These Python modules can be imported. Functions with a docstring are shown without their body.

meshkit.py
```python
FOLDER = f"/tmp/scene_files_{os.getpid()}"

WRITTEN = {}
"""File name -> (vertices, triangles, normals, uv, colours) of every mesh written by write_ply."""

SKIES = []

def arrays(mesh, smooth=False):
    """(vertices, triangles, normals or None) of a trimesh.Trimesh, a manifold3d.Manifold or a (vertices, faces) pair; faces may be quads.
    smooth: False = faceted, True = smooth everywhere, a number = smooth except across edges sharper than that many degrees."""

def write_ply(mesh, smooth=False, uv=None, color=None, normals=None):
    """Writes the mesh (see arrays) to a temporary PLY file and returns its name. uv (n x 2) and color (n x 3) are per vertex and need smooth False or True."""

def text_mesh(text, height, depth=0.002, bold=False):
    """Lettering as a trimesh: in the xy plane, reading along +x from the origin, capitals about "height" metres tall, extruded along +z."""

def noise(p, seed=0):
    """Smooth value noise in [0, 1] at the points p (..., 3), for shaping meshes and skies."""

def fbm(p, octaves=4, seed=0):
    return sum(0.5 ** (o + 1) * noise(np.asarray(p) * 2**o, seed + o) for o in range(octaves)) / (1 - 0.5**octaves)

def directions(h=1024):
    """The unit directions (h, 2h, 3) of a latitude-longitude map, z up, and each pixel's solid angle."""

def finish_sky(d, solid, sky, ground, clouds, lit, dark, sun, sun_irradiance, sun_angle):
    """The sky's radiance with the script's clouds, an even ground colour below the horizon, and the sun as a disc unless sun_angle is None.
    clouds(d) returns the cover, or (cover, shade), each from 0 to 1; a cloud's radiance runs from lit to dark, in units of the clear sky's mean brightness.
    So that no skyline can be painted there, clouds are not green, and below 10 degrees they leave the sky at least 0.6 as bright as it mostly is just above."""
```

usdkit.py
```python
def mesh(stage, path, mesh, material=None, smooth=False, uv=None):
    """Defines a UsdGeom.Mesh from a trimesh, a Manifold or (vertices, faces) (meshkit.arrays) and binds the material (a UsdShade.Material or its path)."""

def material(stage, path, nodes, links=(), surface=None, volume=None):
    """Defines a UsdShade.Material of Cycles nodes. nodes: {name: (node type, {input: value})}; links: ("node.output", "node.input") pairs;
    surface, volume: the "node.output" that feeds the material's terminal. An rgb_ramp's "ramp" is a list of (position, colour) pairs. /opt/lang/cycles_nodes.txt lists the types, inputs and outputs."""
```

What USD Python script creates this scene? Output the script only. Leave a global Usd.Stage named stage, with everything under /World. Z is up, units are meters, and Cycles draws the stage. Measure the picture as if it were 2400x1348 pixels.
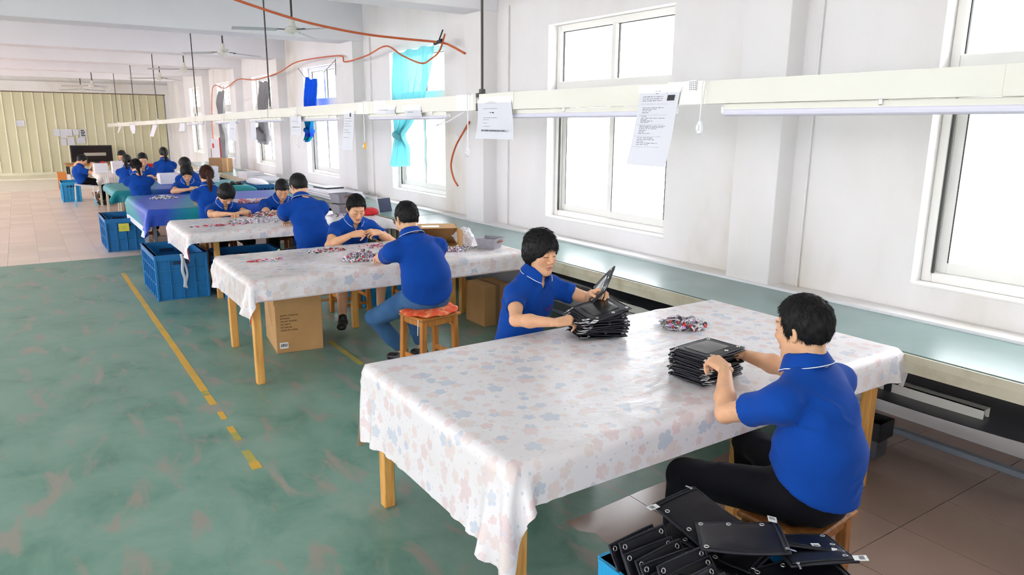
import math, random
import numpy as np
import trimesh, manifold3d
import usdkit, meshkit
from pxr import Usd, UsdGeom, UsdLux, UsdShade, Gf, Sdf, Vt

stage = Usd.Stage.CreateInMemory()
UsdGeom.SetStageUpAxis(stage, 'Z')
UsdGeom.SetStageMetersPerUnit(stage, 1.0)
UsdGeom.Xform.Define(stage, '/World')
UsdGeom.Scope.Define(stage, '/World/Looks')
V = lambda *a: np.array(a, float)
S = 1.15                       # every plan number below is in units of 1.15 m

# ------------------------------------------------------------------ camera
FPX, YAW, PITCH, ROLL, EYE = 1689.7, math.radians(33.9016), math.radians(12.8519), math.radians(0.4614), V(0, 0, 1.65)
_cy, _sy, _cp, _sp = math.cos(YAW), math.sin(YAW), math.cos(PITCH), math.sin(PITCH)
_f = V(_sy * _cp, _cy * _cp, -_sp); _r = V(_cy, -_sy, 0); _u = np.cross(_r, _f)
_c, _s = math.cos(ROLL), math.sin(ROLL)
_R, _U = _c * _r + _s * _u, -_s * _r + _c * _u
cam = UsdGeom.Camera.Define(stage, '/World/camera')
cam.CreateHorizontalApertureAttr(36.0); cam.CreateVerticalApertureAttr(36.0 * 1348 / 2400)
cam.CreateFocalLengthAttr(36.0 * FPX / 2400); cam.CreateClippingRangeAttr(Gf.Vec2f(0.05, 200))
cam.CreateExposureAttr(0.22)
_m = Gf.Matrix4d(*[float(x) for x in (*_R, 0, *_U, 0, *(-_f), 0, *(EYE * S), 1)])
cam.AddTransformOp().Set(_m)

# ------------------------------------------------------------------ sky (even bright overcast)
sky = UsdLux.DomeLight.Define(stage, '/World/sky')
sky.CreateIntensityAttr(1.0)
sky.CreateColorAttr(Gf.Vec3f(2.34, 2.3, 2.42))

# ------------------------------------------------------------------ helpers
_names = {}
def numbered(parent, name):
    k = (parent, name); n = _names.get(k, 0); _names[k] = n + 1
    return name if n == 0 else '%s_%03d' % (name, n)
def tag(prim, label=None, cat=None, group=None, kind=None):
    for k, v in (('label', label), ('category', cat), ('group', group), ('kind', kind)):
        if v: prim.SetCustomDataByKey(k, v)
    return prim
def mat4(loc=(0, 0, 0), rz=0, rx=0, ry=0, s=1.0):
    """degrees; applied x, then y, then z"""
    a, b, c = map(math.radians, (rx, ry, rz))
    X = np.array([[1, 0, 0], [0, math.cos(a), -math.sin(a)], [0, math.sin(a), math.cos(a)]])
    Y = np.array([[math.cos(b), 0, math.sin(b)], [0, 1, 0], [-math.sin(b), 0, math.cos(b)]])
    Z = np.array([[math.cos(c), -math.sin(c), 0], [math.sin(c), math.cos(c), 0], [0, 0, 1]])
    M = np.eye(4); M[:3, :3] = Z @ Y @ X * s; M[:3, 3] = loc
    return M
def set_x(prim, M):
    if prim.GetPath().pathElementCount == 2: M = np.diag([S, S, S, 1.0]) @ M
    UsdGeom.Xformable(prim).MakeMatrixXform().Set(Gf.Matrix4d(*[float(x) for x in M.T.ravel()]))
def thing(name, label, cat, M=None, group=None, kind=None):
    p = UsdGeom.Xform.Define(stage, '/World/' + numbered('/World', name)).GetPrim()
    set_x(p, np.eye(4) if M is None else M if np.ndim(M) == 2 else mat4(M))
    return tag(p, label, cat, group, kind)
def part(parent, name, mesh, mat, smooth=30, label=None, kind=None, M=None):
    base = str(parent.GetPath()) if parent is not None else '/World'
    g = usdkit.mesh(stage, base + '/' + numbered(base, name), mesh, mat, smooth)
    if M is not None or parent is None: set_x(g.GetPrim(), np.eye(4) if M is None else M)
    return tag(g.GetPrim(), label, None, None, kind)
def solo(name, mesh, mat, label, cat, smooth=30, group=None, kind=None, M=None):
    p = part(None, name, mesh, mat, smooth, M=M)
    return tag(p, label, cat, group, kind)
def copy_of(proto, M, label=None, cat=None, group=None, name=None):
    name = name or str(proto.GetName()).rstrip('0123456789').rstrip('_')
    p = UsdGeom.Xform.Define(stage, '/World/' + numbered('/World', name)).GetPrim()
    p.GetReferences().AddInternalReference(proto.GetPath()); p.SetInstanceable(True)
    set_x(p, M); c = proto.GetCustomData()
    return tag(p, label or c.get('label'), cat or c.get('category'), group or c.get('group'))

def cat(*ms): return trimesh.util.concatenate([m for m in ms if m is not None])
def box(lo, hi, bev=0.0):
    lo, hi = np.minimum(lo, hi).astype(float), np.maximum(lo, hi).astype(float)
    if bev:
        e = []
        for k in range(3):
            a, b = lo + bev, hi - bev; a[k], b[k] = lo[k], hi[k]
            for c in np.ndindex(2, 2, 2): e.append(np.where(c, b, a))
        return trimesh.convex.convex_hull(np.array(e))
    m = trimesh.creation.box(hi - lo); m.apply_translation((lo + hi) / 2); return m
def cbox(c, size, bev=0.0): return box(V(*c) - V(*size) / 2, V(*c) + V(*size) / 2, bev)
def xf(m, M):
    m = m.copy(); m.apply_transform(M); return m
def tube(pts, r, n=8, closed=False, caps=True):
    """swept round tube along points; r scalar or per point"""
    p = np.asarray(pts, float); N = len(p); r = np.broadcast_to(r, (N,))
    if closed: t = np.roll(p, -1, 0) - np.roll(p, 1, 0)
    else: t = np.gradient(p, axis=0)
    t /= np.linalg.norm(t, axis=1, keepdims=True) + 1e-12
    ref = V(0, 0, 1) if abs(t[0, 2]) < .9 else V(1, 0, 0)
    u = np.cross(t[0], ref); u /= np.linalg.norm(u); rings = []
    for i in range(N):
        u = u - t[i] * (u @ t[i]); u /= np.linalg.norm(u); w = np.cross(t[i], u)
        a = np.arange(n) * 2 * np.pi / n
        rings.append(p[i] + r[i] * (np.cos(a)[:, None] * u + np.sin(a)[:, None] * w))
    v = np.vstack(rings); f = []
    for i in range(N if closed else N - 1):
        j = (i + 1) % N
        for k in range(n):
            a, b, c, d = i * n + k, i * n + (k + 1) % n, j * n + (k + 1) % n, j * n + k
            f += [(a, b, c), (a, c, d)]
    if not closed and caps:
        v = np.vstack([v, p[:1], p[-1:]])
        for k in range(n):
            f.append((N * n, (k + 1) % n, k)); f.append((N * n + 1, (N - 1) * n + k, (N - 1) * n + (k + 1) % n))
    return trimesh.Trimesh(v, f, process=False)
def bar(a, b, w, h=None):
    """square bar from a to b"""
    a, b = V(*a), V(*b); h = h or w; d = b - a; L = np.linalg.norm(d); d = d / L
    ref = V(0, 1, 0) if abs(d[1]) < .9 else V(1, 0, 0)
    x = np.cross(ref, d); x /= np.linalg.norm(x); y = np.cross(d, x)
    M = np.eye(4); M[:3, 0], M[:3, 1], M[:3, 2], M[:3, 3] = x, y, d, (a + b) / 2
    return xf(box((-w / 2, -h / 2, -L / 2), (w / 2, h / 2, L / 2), min(w, h) * .08), M)
def smoothline(pts, n=8):
    """Catmull-Rom through the points"""
    p = np.asarray(pts, float); p = np.vstack([2 * p[0] - p[1], p, 2 * p[-1] - p[-2]]); out = []
    for i in range(1, len(p) - 2):
        t = np.linspace(0, 1, n, endpoint=False)[:, None]
        a, b, c, d = p[i - 1:i + 3]
        out.append(.5 * (2 * b + (c - a) * t + (2 * a - 5 * b + 4 * c - d) * t ** 2 + (3 * b - a - 3 * c + d) * t ** 3))
    return np.vstack(out + [p[-2:-1]])
def sheet(P, thick=0.0):
    """grid of points (n, m, 3) -> mesh; with thickness both faces and the rim"""
    n, m = P.shape[:2]; v = P.reshape(-1, 3); I = np.arange(n * m).reshape(n, m)
    q = np.stack([I[:-1, :-1], I[1:, :-1], I[1:, 1:], I[:-1, 1:]], -1).reshape(-1, 4)
    f = np.vstack([q[:, [0, 1, 2]], q[:, [0, 2, 3]]])
    if not thick: return trimesh.Trimesh(v, f, process=False)
    t = trimesh.Trimesh(v, f, process=False); nn = np.array(t.vertex_normals)
    v2 = v - nn * thick
    ring = np.concatenate([I[0, :], I[1:, -1], I[-1, -2::-1], I[-2:0:-1, 0]])
    r2 = np.roll(ring, -1); k = n * m
    side = np.vstack([np.stack([ring, r2, r2 + k], 1), np.stack([ring, r2 + k, ring + k], 1)])
    return trimesh.Trimesh(np.vstack([v, v2]), np.vstack([f, f[:, ::-1] + k, side]), process=False)
def ring_mesh(R, r, n=16, k=6):
    a = np.arange(n) * 2 * np.pi / n
    return tube(np.stack([R * np.cos(a), R * np.sin(a), 0 * a], 1), r, k, closed=True)

# ------------------------------------------------------------------ materials
def lin(r, g, b):
    c = np.array([r, g, b]) / 255.0
    return tuple(np.where(c < .04045, c / 12.92, ((c + .055) / 1.055) ** 2.4))
def plain(name, col, rough=.5, **kw):
    return usdkit.material(stage, '/World/Looks/' + name, {'p': ('principled_bsdf', {'base_color': col, 'roughness': rough, **kw})}, [], 'p.BSDF')
def mottled(name, stops, scale=4.0, rough=.5, detail=4.0, bump=0.0, bscale=60.0, stretch=(1, 1, 1), coord='geometry.position', bdist=.002, distortion=0.0, **kw):
    """noise driven colour ramp plus optional fine bump, in object space"""
    src, out = coord.split('.')
    n = {'g': (src, {}), 'm': ('mapping', {'scale': stretch}), 'n': ('noise_texture', {'scale': scale, 'detail': detail, 'distortion': distortion}), 'r': ('rgb_ramp', {'ramp': stops}), 'p': ('principled_bsdf', {'roughness': rough, **kw})}
    l = [('g.' + out, 'm.vector'), ('m.vector', 'n.vector'), ('n.fac', 'r.fac'), ('r.color', 'p.base_color')]
    if bump:
        n['n2'] = ('noise_texture', {'scale': bscale, 'detail': 3.0}); n['b'] = ('bump', {'strength': bump, 'distance': bdist})
        l += [('m.vector', 'n2.vector'), ('n2.fac', 'b.height'), ('b.normal', 'p.normal')]
    return usdkit.material(stage, '/World/Looks/' + name, n, l, 'p.BSDF')
OBJ = 'texture_coordinate.object'
M_ = {}
# white distemper with faint stains that keep their own shape
M_['wall'] = mottled('wall_paint', [(.22, lin(220, 211, 196)), (.40, lin(238, 235, 232)), (.6, lin(244, 242, 242)), (1, lin(241, 236, 232))], 1.1, .75, 6, .25, 45, (1, 1, .45), bdist=.003)
M_['ceiling'] = mottled('ceiling_paint', [(0, lin(228, 227, 229)), (.5, lin(238, 236, 239)), (1, lin(241, 239, 241))], .9, .8)
M_['beam_white'] = mottled('beam_enamel', [(0, lin(222, 218, 203)), (.5, lin(232, 230, 219)), (1, lin(236, 234, 225))], 3, .4, 5, stretch=(1, .25, 1))
M_['plastic_white'] = plain('white_plastic', lin(240, 240, 242), .3)
M_['tube_white'] = plain('tube_diffuser', lin(232, 230, 246), .25)
M_['tape'] = usdkit.material(stage, '/World/Looks/clear_tape', {'t': ('transparent_bsdf', {}), 'g': ('glossy_bsdf', {'roughness': .25, 'color': (.9, .9, .86)}), 'm': ('mix_closure', {'fac': .06})}, [('t.BSDF', 'm.closure1'), ('g.BSDF', 'm.closure2')], 'm.closure')
M_['pvc_frame'] = plain('pvc_window_frame', lin(240, 239, 234), .35)
M_['paper'] = plain('paper', lin(224, 225, 233), .7)
M_['ink'] = plain('printed_ink', lin(110, 110, 118), .7)
M_['ink_dark'] = plain('dark_ink', lin(40, 40, 44), .6)
M_['black_gasket'] = plain('black_gasket', lin(60, 60, 58), .6)
M_['rod'] = plain('painted_rod', lin(72, 66, 62), .5)
M_['metal'] = plain('nickel', (.75, .74, .72), .22, metallic=1.0)
M_['steel_grey'] = plain('grey_steel', lin(128, 136, 146), .4)
M_['cream_metal'] = mottled('cream_angle_iron', [(0, lin(132, 104, 68)), (.3, lin(196, 188, 160)), (.5, lin(212, 206, 182)), (1, lin(220, 214, 194))], 7, .5, 6)
M_['bench_top'] = mottled('bench_rubber', [(0, lin(104, 132, 128)), (.5, lin(120, 146, 142)), (1, lin(142, 164, 160))], 2.5, .28, 5, .12, 25)
M_['black'] = plain('matt_black', lin(26, 26, 30), .6)
M_['pouch'] = mottled('pouch_nylon', [(0, lin(8, 8, 12)), (1, lin(17, 18, 28))], 30, .45, 3, .35, 240, coord=OBJ, bdist=.0008, specular_ior_level=.3)
M_['binding'] = plain('binding_tape', lin(22, 22, 32), .55)
M_['clear_pvc'] = plain('clear_window_vinyl', lin(36, 37, 38), .22, coat_weight=.5, coat_roughness=.1)
M_['tag'] = plain('paper_tag', lin(244, 244, 242), .5)
M_['crate'] = plain('blue_crate_plastic', lin(25, 114, 176), .36)
M_['crate_sky'] = plain('sky_blue_crate_plastic', lin(40, 160, 214), .38)
def wood(name, a, b, c, rough=.45):
    n = {'t': ('texture_coordinate', {}), 'm': ('mapping', {'scale': (14, 14, 1.6)}), 'n': ('noise_texture', {'scale': 2.2, 'detail': 5.0, 'distortion': 1.2}), 'r': ('rgb_ramp', {'ramp': [(.25, a), (.5, b), (.75, c)]}), 'p': ('principled_bsdf', {'roughness': rough})}
    return usdkit.material(stage, '/World/Looks/' + name, n, [('t.object', 'm.vector'), ('m.vector', 'n.vector'), ('n.fac', 'r.fac'), ('r.color', 'p.base_color')], 'p.BSDF')
M_['pine'] = wood('pine_leg', lin(196, 134, 62), lin(222, 164, 86), lin(232, 180, 104))
M_['oak'] = wood('stool_wood', lin(150, 92, 36), lin(190, 122, 54), lin(206, 140, 68))
M_['old_wood'] = wood('worn_stool_wood', lin(104, 62, 28), lin(150, 94, 46), lin(176, 116, 62))
M_['board'] = plain('table_board', lin(176, 150, 118), .6)
M_['carton'] = mottled('cardboard', [(0, lin(180, 136, 84)), (1, lin(204, 160, 106))], 6, .75, 4, .1, 80, coord=OBJ)
M_['carton_in'] = plain('cardboard_inside', lin(150, 116, 80), .8)
M_['basket_grey'] = mottled('grey_felt', [(0, lin(140, 138, 146)), (1, lin(164, 162, 170))], 60, .9, 2, .3, 200, coord=OBJ)
M_['leather'] = plain('brown_leather', lin(140, 78, 48), .5)
M_['bag'] = plain('thin_plastic_bag', lin(240, 240, 244), .3, alpha=.6, transmission_weight=.0)
M_['hose'] = mottled('orange_hose', [(0, lin(196, 88, 44)), (1, lin(222, 112, 62))], 9, .45)
M_['hose_brown'] = plain('brown_hose', lin(158, 110, 84), .5)
M_['red_cloth'] = plain('red_cloth', lin(214, 34, 44), .7)
M_['navy'] = plain('navy_board', lin(34, 44, 78), .6)
M_['yellow_note'] = plain('yellow_note', lin(226, 218, 84), .6)
M_['orange'] = plain('orange_plastic', lin(250, 184, 20), .4)
M_['fan_white'] = plain('fan_enamel', lin(222, 222, 210), .3)
M_['fan_blade'] = plain('fan_blade', lin(206, 208, 206), .35)
M_['corrugated'] = mottled('cream_steel_sheet', [(0, lin(214, 209, 172)), (1, lin(224, 219, 186))], 1.5, .45)
M_['rib'] = plain('cream_steel_rib', lin(240, 234, 208), .4)
M_['white_notebook'] = plain('white_notebook', lin(240, 238, 244), .6)
M_['red_plastic'] = plain('red_plastic', lin(204, 42, 38), .45)
M_['clip_white'] = plain('clip_band', lin(226, 224, 230), .45)
M_['clip_grey'] = plain('clip_metal', lin(150, 150, 146), .3, metallic=.6)
M_['clip_red'] = plain('clip_red_button', lin(206, 34, 42), .35)
M_['clip_lilac'] = plain('clip_lilac_button', lin(206, 160, 214), .35)
M_['clip_black'] = plain('clip_black', lin(44, 42, 50), .4)
# people
def skin_mat():
    n = {'a': ('attribute', {'attribute': 'tint'}), 't': ('texture_coordinate', {}), 'n': ('noise_texture', {'scale': 26.0, 'detail': 3.0}), 'mr': ('map_range', {'from_min': .3, 'from_max': .7, 'to_min': .94, 'to_max': 1.05}),
         'v': ('vector_math', {'math_type': 'scale'}), 'p': ('principled_bsdf', {'roughness': .48, 'subsurface_weight': .12, 'subsurface_radius': (.9, .35, .2), 'subsurface_scale': .006, 'specular_ior_level': .4}),
         'n2': ('noise_texture', {'scale': 320.0, 'detail': 2.0}), 'b': ('bump', {'strength': .08, 'distance': .001})}
    return usdkit.material(stage, '/World/Looks/skin', n, [('t.object', 'n.vector'), ('n.fac', 'mr.value'), ('a.color', 'v.vector1'), ('mr.result', 'v.scale'), ('v.vector', 'p.base_color'), ('t.object', 'n2.vector'), ('n2.fac', 'b.height'), ('b.normal', 'p.normal')], 'p.BSDF')
M_['skin'] = skin_mat()
def knit(name, col, col2):
    n = {'t': ('texture_coordinate', {}), 'n': ('noise_texture', {'scale': 7.0, 'detail': 4.0}), 'r': ('rgb_ramp', {'ramp': [(.2, col), (.8, col2)]}), 'n2': ('noise_texture', {'scale': 420.0, 'detail': 2.0}), 'b': ('bump', {'strength': .3, 'distance': .0015}),
         'p': ('principled_bsdf', {'roughness': .85, 'sheen_weight': .04, 'sheen_roughness': .5, 'specular_ior_level': .15})}
    return usdkit.material(stage, '/World/Looks/' + name, n, [('t.object', 'n.vector'), ('n.fac', 'r.fac'), ('r.color', 'p.base_color'), ('t.object', 'n2.vector'), ('n2.fac', 'b.height'), ('b.normal', 'p.normal')], 'p.BSDF')
M_['shirt'] = knit('royal_blue_knit', lin(10, 62, 146), lin(14, 72, 164))
M_['piping'] = plain('white_piping', lin(226, 230, 240), .7)
M_['trousers'] = knit('black_trousers', lin(11, 11, 16), lin(17, 17, 24))
M_['jeans'] = knit('blue_jeans', lin(48, 86, 130), lin(70, 108, 150))
M_['shorts'] = knit('dark_shorts', lin(34, 34, 44), lin(44, 44, 56))
def hair_mat(name, c1, c2):
    n = {'t': ('texture_coordinate', {}), 'm': ('mapping', {'scale': (90, 90, 9)}), 'n': ('noise_texture', {'scale': 2.0, 'detail': 4.0, 'distortion': .6}), 'r': ('rgb_ramp', {'ramp': [(.3, c1), (.75, c2)]}), 'b': ('bump', {'strength': .6, 'distance': .004}),
         'p': ('principled_bsdf', {'roughness': .5, 'specular_ior_level': .28})}
    return usdkit.material(stage, '/World/Looks/' + name, n, [('t.object', 'm.vector'), ('m.vector', 'n.vector'), ('n.fac', 'r.fac'), ('r.color', 'p.base_color'), ('n.fac', 'b.height'), ('b.normal', 'p.normal')], 'p.BSDF')
M_['hair'] = hair_mat('black_hair', lin(12, 11, 12), lin(30, 28, 28))
M_['hair_brown'] = hair_mat('reddish_brown_hair', lin(44, 24, 18), lin(92, 52, 36))
M_['shoe'] = plain('black_shoe', lin(30, 28, 30), .5)
M_['eye'] = plain('dark_eye', lin(24, 18, 16), .2)
M_['mask'] = plain('face_mask', lin(236, 238, 242), .8)
# window glass: sunlight passes
M_['glass'] = usdkit.material(stage, '/World/Looks/window_glass', {'f': ('layer_weight', {'blend': .3}), 'pw': ('math', {'math_type': 'power', 'value2': 3.0}), 'ma': ('math', {'math_type': 'multiply_add', 'value2': .5, 'value3': .03}), 't': ('transparent_bsdf', {'color': (.96, .98, .98)}), 'g': ('glossy_bsdf', {'roughness': .02, 'color': (.9, .9, .9)}), 'm': ('mix_closure', {})}, [('f.facing', 'pw.value1'), ('pw.value', 'ma.value1'), ('ma.value', 'm.fac'), ('t.BSDF', 'm.closure1'), ('g.BSDF', 'm.closure2')], 'm.closure')
def thin_cloth(name, stops, axis='z', lo=0., hi=1., trans=.35, stripes=False):
    """curtain cloth coloured along world z, part translucent"""
    n = {'g': ('geometry', {}), 's': ('separate_xyz', {}), 'mr': ('map_range', {'from_min': lo, 'from_max': hi}), 'r': ('rgb_ramp', {'ramp': stops}), 'd': ('diffuse_bsdf', {}), 'tr': ('translucent_bsdf', {}), 'm': ('mix_closure', {'fac': trans})}
    l = [('g.position', 's.vector'), ('s.' + axis, 'mr.value'), ('mr.result', 'r.fac'), ('r.color', 'd.color'), ('r.color', 'tr.color'), ('d.BSDF', 'm.closure1'), ('tr.BSDF', 'm.closure2')]
    return usdkit.material(stage, '/World/Looks/' + name, n, l, 'm.closure')
M_['curtain_teal'] = usdkit.material(stage, '/World/Looks/teal_curtain', {'d': ('diffuse_bsdf', {'color': lin(150, 216, 222)}), 't': ('translucent_bsdf', {'color': lin(150, 220, 226)}), 'x': ('transparent_bsdf', {'color': (.8, .97, .98)}), 'm': ('mix_closure', {'fac': .45}), 'm2': ('mix_closure', {'fac': .25})}, [('d.BSDF', 'm.closure1'), ('t.BSDF', 'm.closure2'), ('m.closure', 'm2.closure1'), ('x.BSDF', 'm2.closure2')], 'm2.closure')
M_['curtain_blue'] = thin_cloth('blue_curtain', [(0, lin(40, 60, 190)), (.22, lin(50, 70, 200)), (.3, lin(20, 150, 160)), (.36, lin(44, 70, 200)), (.62, lin(20, 140, 170)), (.8, lin(40, 90, 220)), (1, lin(40, 110, 226))], lo=1.25, hi=2.33, trans=.3)
M_['curtain_grey'] = thin_cloth('grey_curtain', [(0, lin(150, 152, 160)), (1, lin(166, 166, 168))], trans=.25)

# ---- cloth with printed flowers, in uv metres; the underside carries the fresh print
def flower_cloth(name, faded=True, grime=.3):
    n = {'uv': ('texture_coordinate', {}), 'geo': ('geometry', {})}; l = []; k = 0
    def flowers(tag_, scale, size, seed):
        n[tag_ + 'm'] = ('mapping', {'scale': (scale, scale, 1), 'location': (seed, seed * 1.7, 0)})
        n[tag_ + 'v'] = ('voronoi_texture', {'dimensions': '2D', 'scale': 1.0, 'randomness': .85})
        n[tag_ + 'd'] = ('vector_math', {'math_type': 'subtract'}); n[tag_ + 's'] = ('separate_xyz', {})
        n[tag_ + 'a'] = ('math', {'math_type': 'arctan2'}); n[tag_ + 'a5'] = ('math', {'math_type': 'multiply_add', 'value2': 2.5, 'value3': seed}); n[tag_ + 'c'] = ('math', {'math_type': 'cosine'}); n[tag_ + 'ab'] = ('math', {'math_type': 'absolute'})
        n[tag_ + 'sq'] = ('math', {'math_type': 'sqrt'}); n[tag_ + 'rad'] = ('math', {'math_type': 'multiply_add', 'value2': size * .5, 'value3': size * .55}); n[tag_ + 'lt'] = ('math', {'math_type': 'less_than'})
        n[tag_ + 'cs'] = ('separate_color', {}); n[tag_ + 'sz'] = ('math', {'math_type': 'multiply_add', 'value2': .6, 'value3': .5}); n[tag_ + 'rr'] = ('math', {'math_type': 'multiply'})
        l.extend([('uv.UV', tag_ + 'm.vector'), (tag_ + 'm.vector', tag_ + 'v.vector'), (tag_ + 'm.vector', tag_ + 'd.vector1'), (tag_ + 'v.position', tag_ + 'd.vector2'), (tag_ + 'd.vector', tag_ + 's.vector'),
                  (tag_ + 's.y', tag_ + 'a.value1'), (tag_ + 's.x', tag_ + 'a.value2'), (tag_ + 'a.value', tag_ + 'a5.value1'), (tag_ + 'a5.value', tag_ + 'c.value1'), (tag_ + 'c.value', tag_ + 'ab.value1'), (tag_ + 'ab.value', tag_ + 'sq.value1'),
                  (tag_ + 'sq.value', tag_ + 'rad.value1'), (tag_ + 'v.color', tag_ + 'cs.color'), (tag_ + 'cs.g', tag_ + 'sz.value1'), (tag_ + 'sz.value', tag_ + 'rr.value1'), (tag_ + 'rad.value', tag_ + 'rr.value2'),
                  (tag_ + 'v.distance', tag_ + 'lt.value1'), (tag_ + 'rr.value', tag_ + 'lt.value2')])
        return tag_ + 'lt.value', tag_ + 'cs.r'
    base = lin(247, 243, 245)
    pal = [lin(241, 222, 223), lin(242, 228, 226), lin(215, 221, 232), lin(242, 227, 227), lin(243, 231, 228), lin(220, 225, 235)] if faded else [lin(214, 40, 70), lin(240, 170, 150), lin(60, 60, 90), lin(236, 150, 160), lin(232, 120, 110), lin(190, 60, 90)]
    vivid = [lin(214, 40, 70), lin(240, 176, 150), lin(60, 60, 92), lin(236, 150, 160), lin(226, 60, 60), lin(190, 60, 90)]
    n['bc'] = ('color', {'value': base}); last = 'bc.color'; lastv = 'bc.color'
    for i, (sc, sz, sd) in enumerate(((9.0, .33, .3), (11.5, .26, 2.1), (24.0, .13, 4.7))):
        m, c = flowers('f%d' % i, sc, sz, sd); t = 'f%d' % i
        for sfx, cols in (('p', pal), ('q', vivid)):
            n[t + sfx + 'r'] = ('rgb_ramp', {'ramp': [(j / len(cols), x) for j, x in enumerate(cols)], 'interpolate': False}); n[t + sfx + 'x'] = ('mix', {})
            l.extend([(c, t + sfx + 'r.fac'), (m, t + sfx + 'x.fac'), (last if sfx == 'p' else lastv, t + sfx + 'x.color1'), (t + sfx + 'r.color', t + sfx + 'x.color2')])
        last, lastv = t + 'px.color', t + 'qx.color'
    # soft grime of its own shape
    n['gr'] = ('noise_texture', {'scale': 2.2, 'detail': 6.0}); n['grr'] = ('rgb_ramp', {'ramp': [(.35, lin(226, 221, 214)), (.6, (1, 1, 1)), (1, (1, 1, 1))]}); n['gm'] = ('mix', {'mix_type': 'multiply', 'fac': grime})
    l.extend([('uv.UV', 'gr.vector'), ('gr.fac', 'grr.fac'), (last, 'gm.color1'), ('grr.color', 'gm.color2')])
    n['side'] = ('mix', {}); l.extend([('geo.backfacing', 'side.fac'), ('gm.color', 'side.color1'), (lastv, 'side.color2')])
    n['p'] = ('principled_bsdf', {'roughness': .36, 'specular_ior_level': .45}); n['tl'] = ('translucent_bsdf', {}); n['mx'] = ('mix_closure', {'fac': .12})
    n['bn'] = ('noise_texture', {'scale': 9.0, 'detail': 3.0, 'distortion': .8}); n['bm'] = ('mapping', {'scale': (1.0, 2.2, 1), 'rotation': (0, 0, .5)}); n['b'] = ('bump', {'strength': .5, 'distance': .008})
    l.extend([('uv.UV', 'bm.vector'), ('bm.vector', 'bn.vector'), ('bn.fac', 'b.height'), ('b.normal', 'p.normal'), ('side.color', 'p.base_color'), ('side.color', 'tl.color'), ('p.BSDF', 'mx.closure1'), ('tl.BSDF', 'mx.closure2')])
    return usdkit.material(stage, '/World/Looks/' + name, n, l, 'mx.closure')
M_['flower'] = flower_cloth('faded_flower_vinyl')
M_['flower_soiled'] = flower_cloth('soiled_flower_vinyl', True, 1.0)
M_['flower_vivid'] = flower_cloth('fresh_flower_vinyl', False)
def gradient_cloth(name, stops, rot, scale, hem=None):
    n = {'uv': ('texture_coordinate', {}), 'm': ('mapping', {'rotation': (0, 0, rot)}), 's': ('separate_xyz', {}), 'f': ('math', {'math_type': 'pingpong', 'value2': scale}), 'dv': ('math', {'math_type': 'divide', 'value2': scale}), 'r': ('rgb_ramp', {'ramp': stops}), 'p': ('principled_bsdf', {'roughness': .45})}
    n.update({'us': ('separate_xyz', {}), 'lt': ('math', {'math_type': 'less_than', 'value2': -9. if hem is None else hem}), 'hx': ('mix', {'color2': lin(226, 228, 238)})})
    return usdkit.material(stage, '/World/Looks/' + name, n, [('uv.UV', 'm.vector'), ('m.vector', 's.vector'), ('s.x', 'f.value1'), ('f.value', 'dv.value1'), ('dv.value', 'r.fac'), ('uv.UV', 'us.vector'), ('us.x', 'lt.value1'), ('lt.value', 'hx.fac'), ('r.color', 'hx.color1'), ('hx.color', 'p.base_color')], 'p.BSDF')
M_['blue_teal'] = gradient_cloth('blue_teal_cloth', [(0, lin(44, 84, 196)), (.35, lin(36, 78, 188)), (.6, lin(24, 128, 170)), (.85, lin(22, 152, 160)), (1, lin(22, 150, 158))], .25, .55, -.20)
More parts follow.
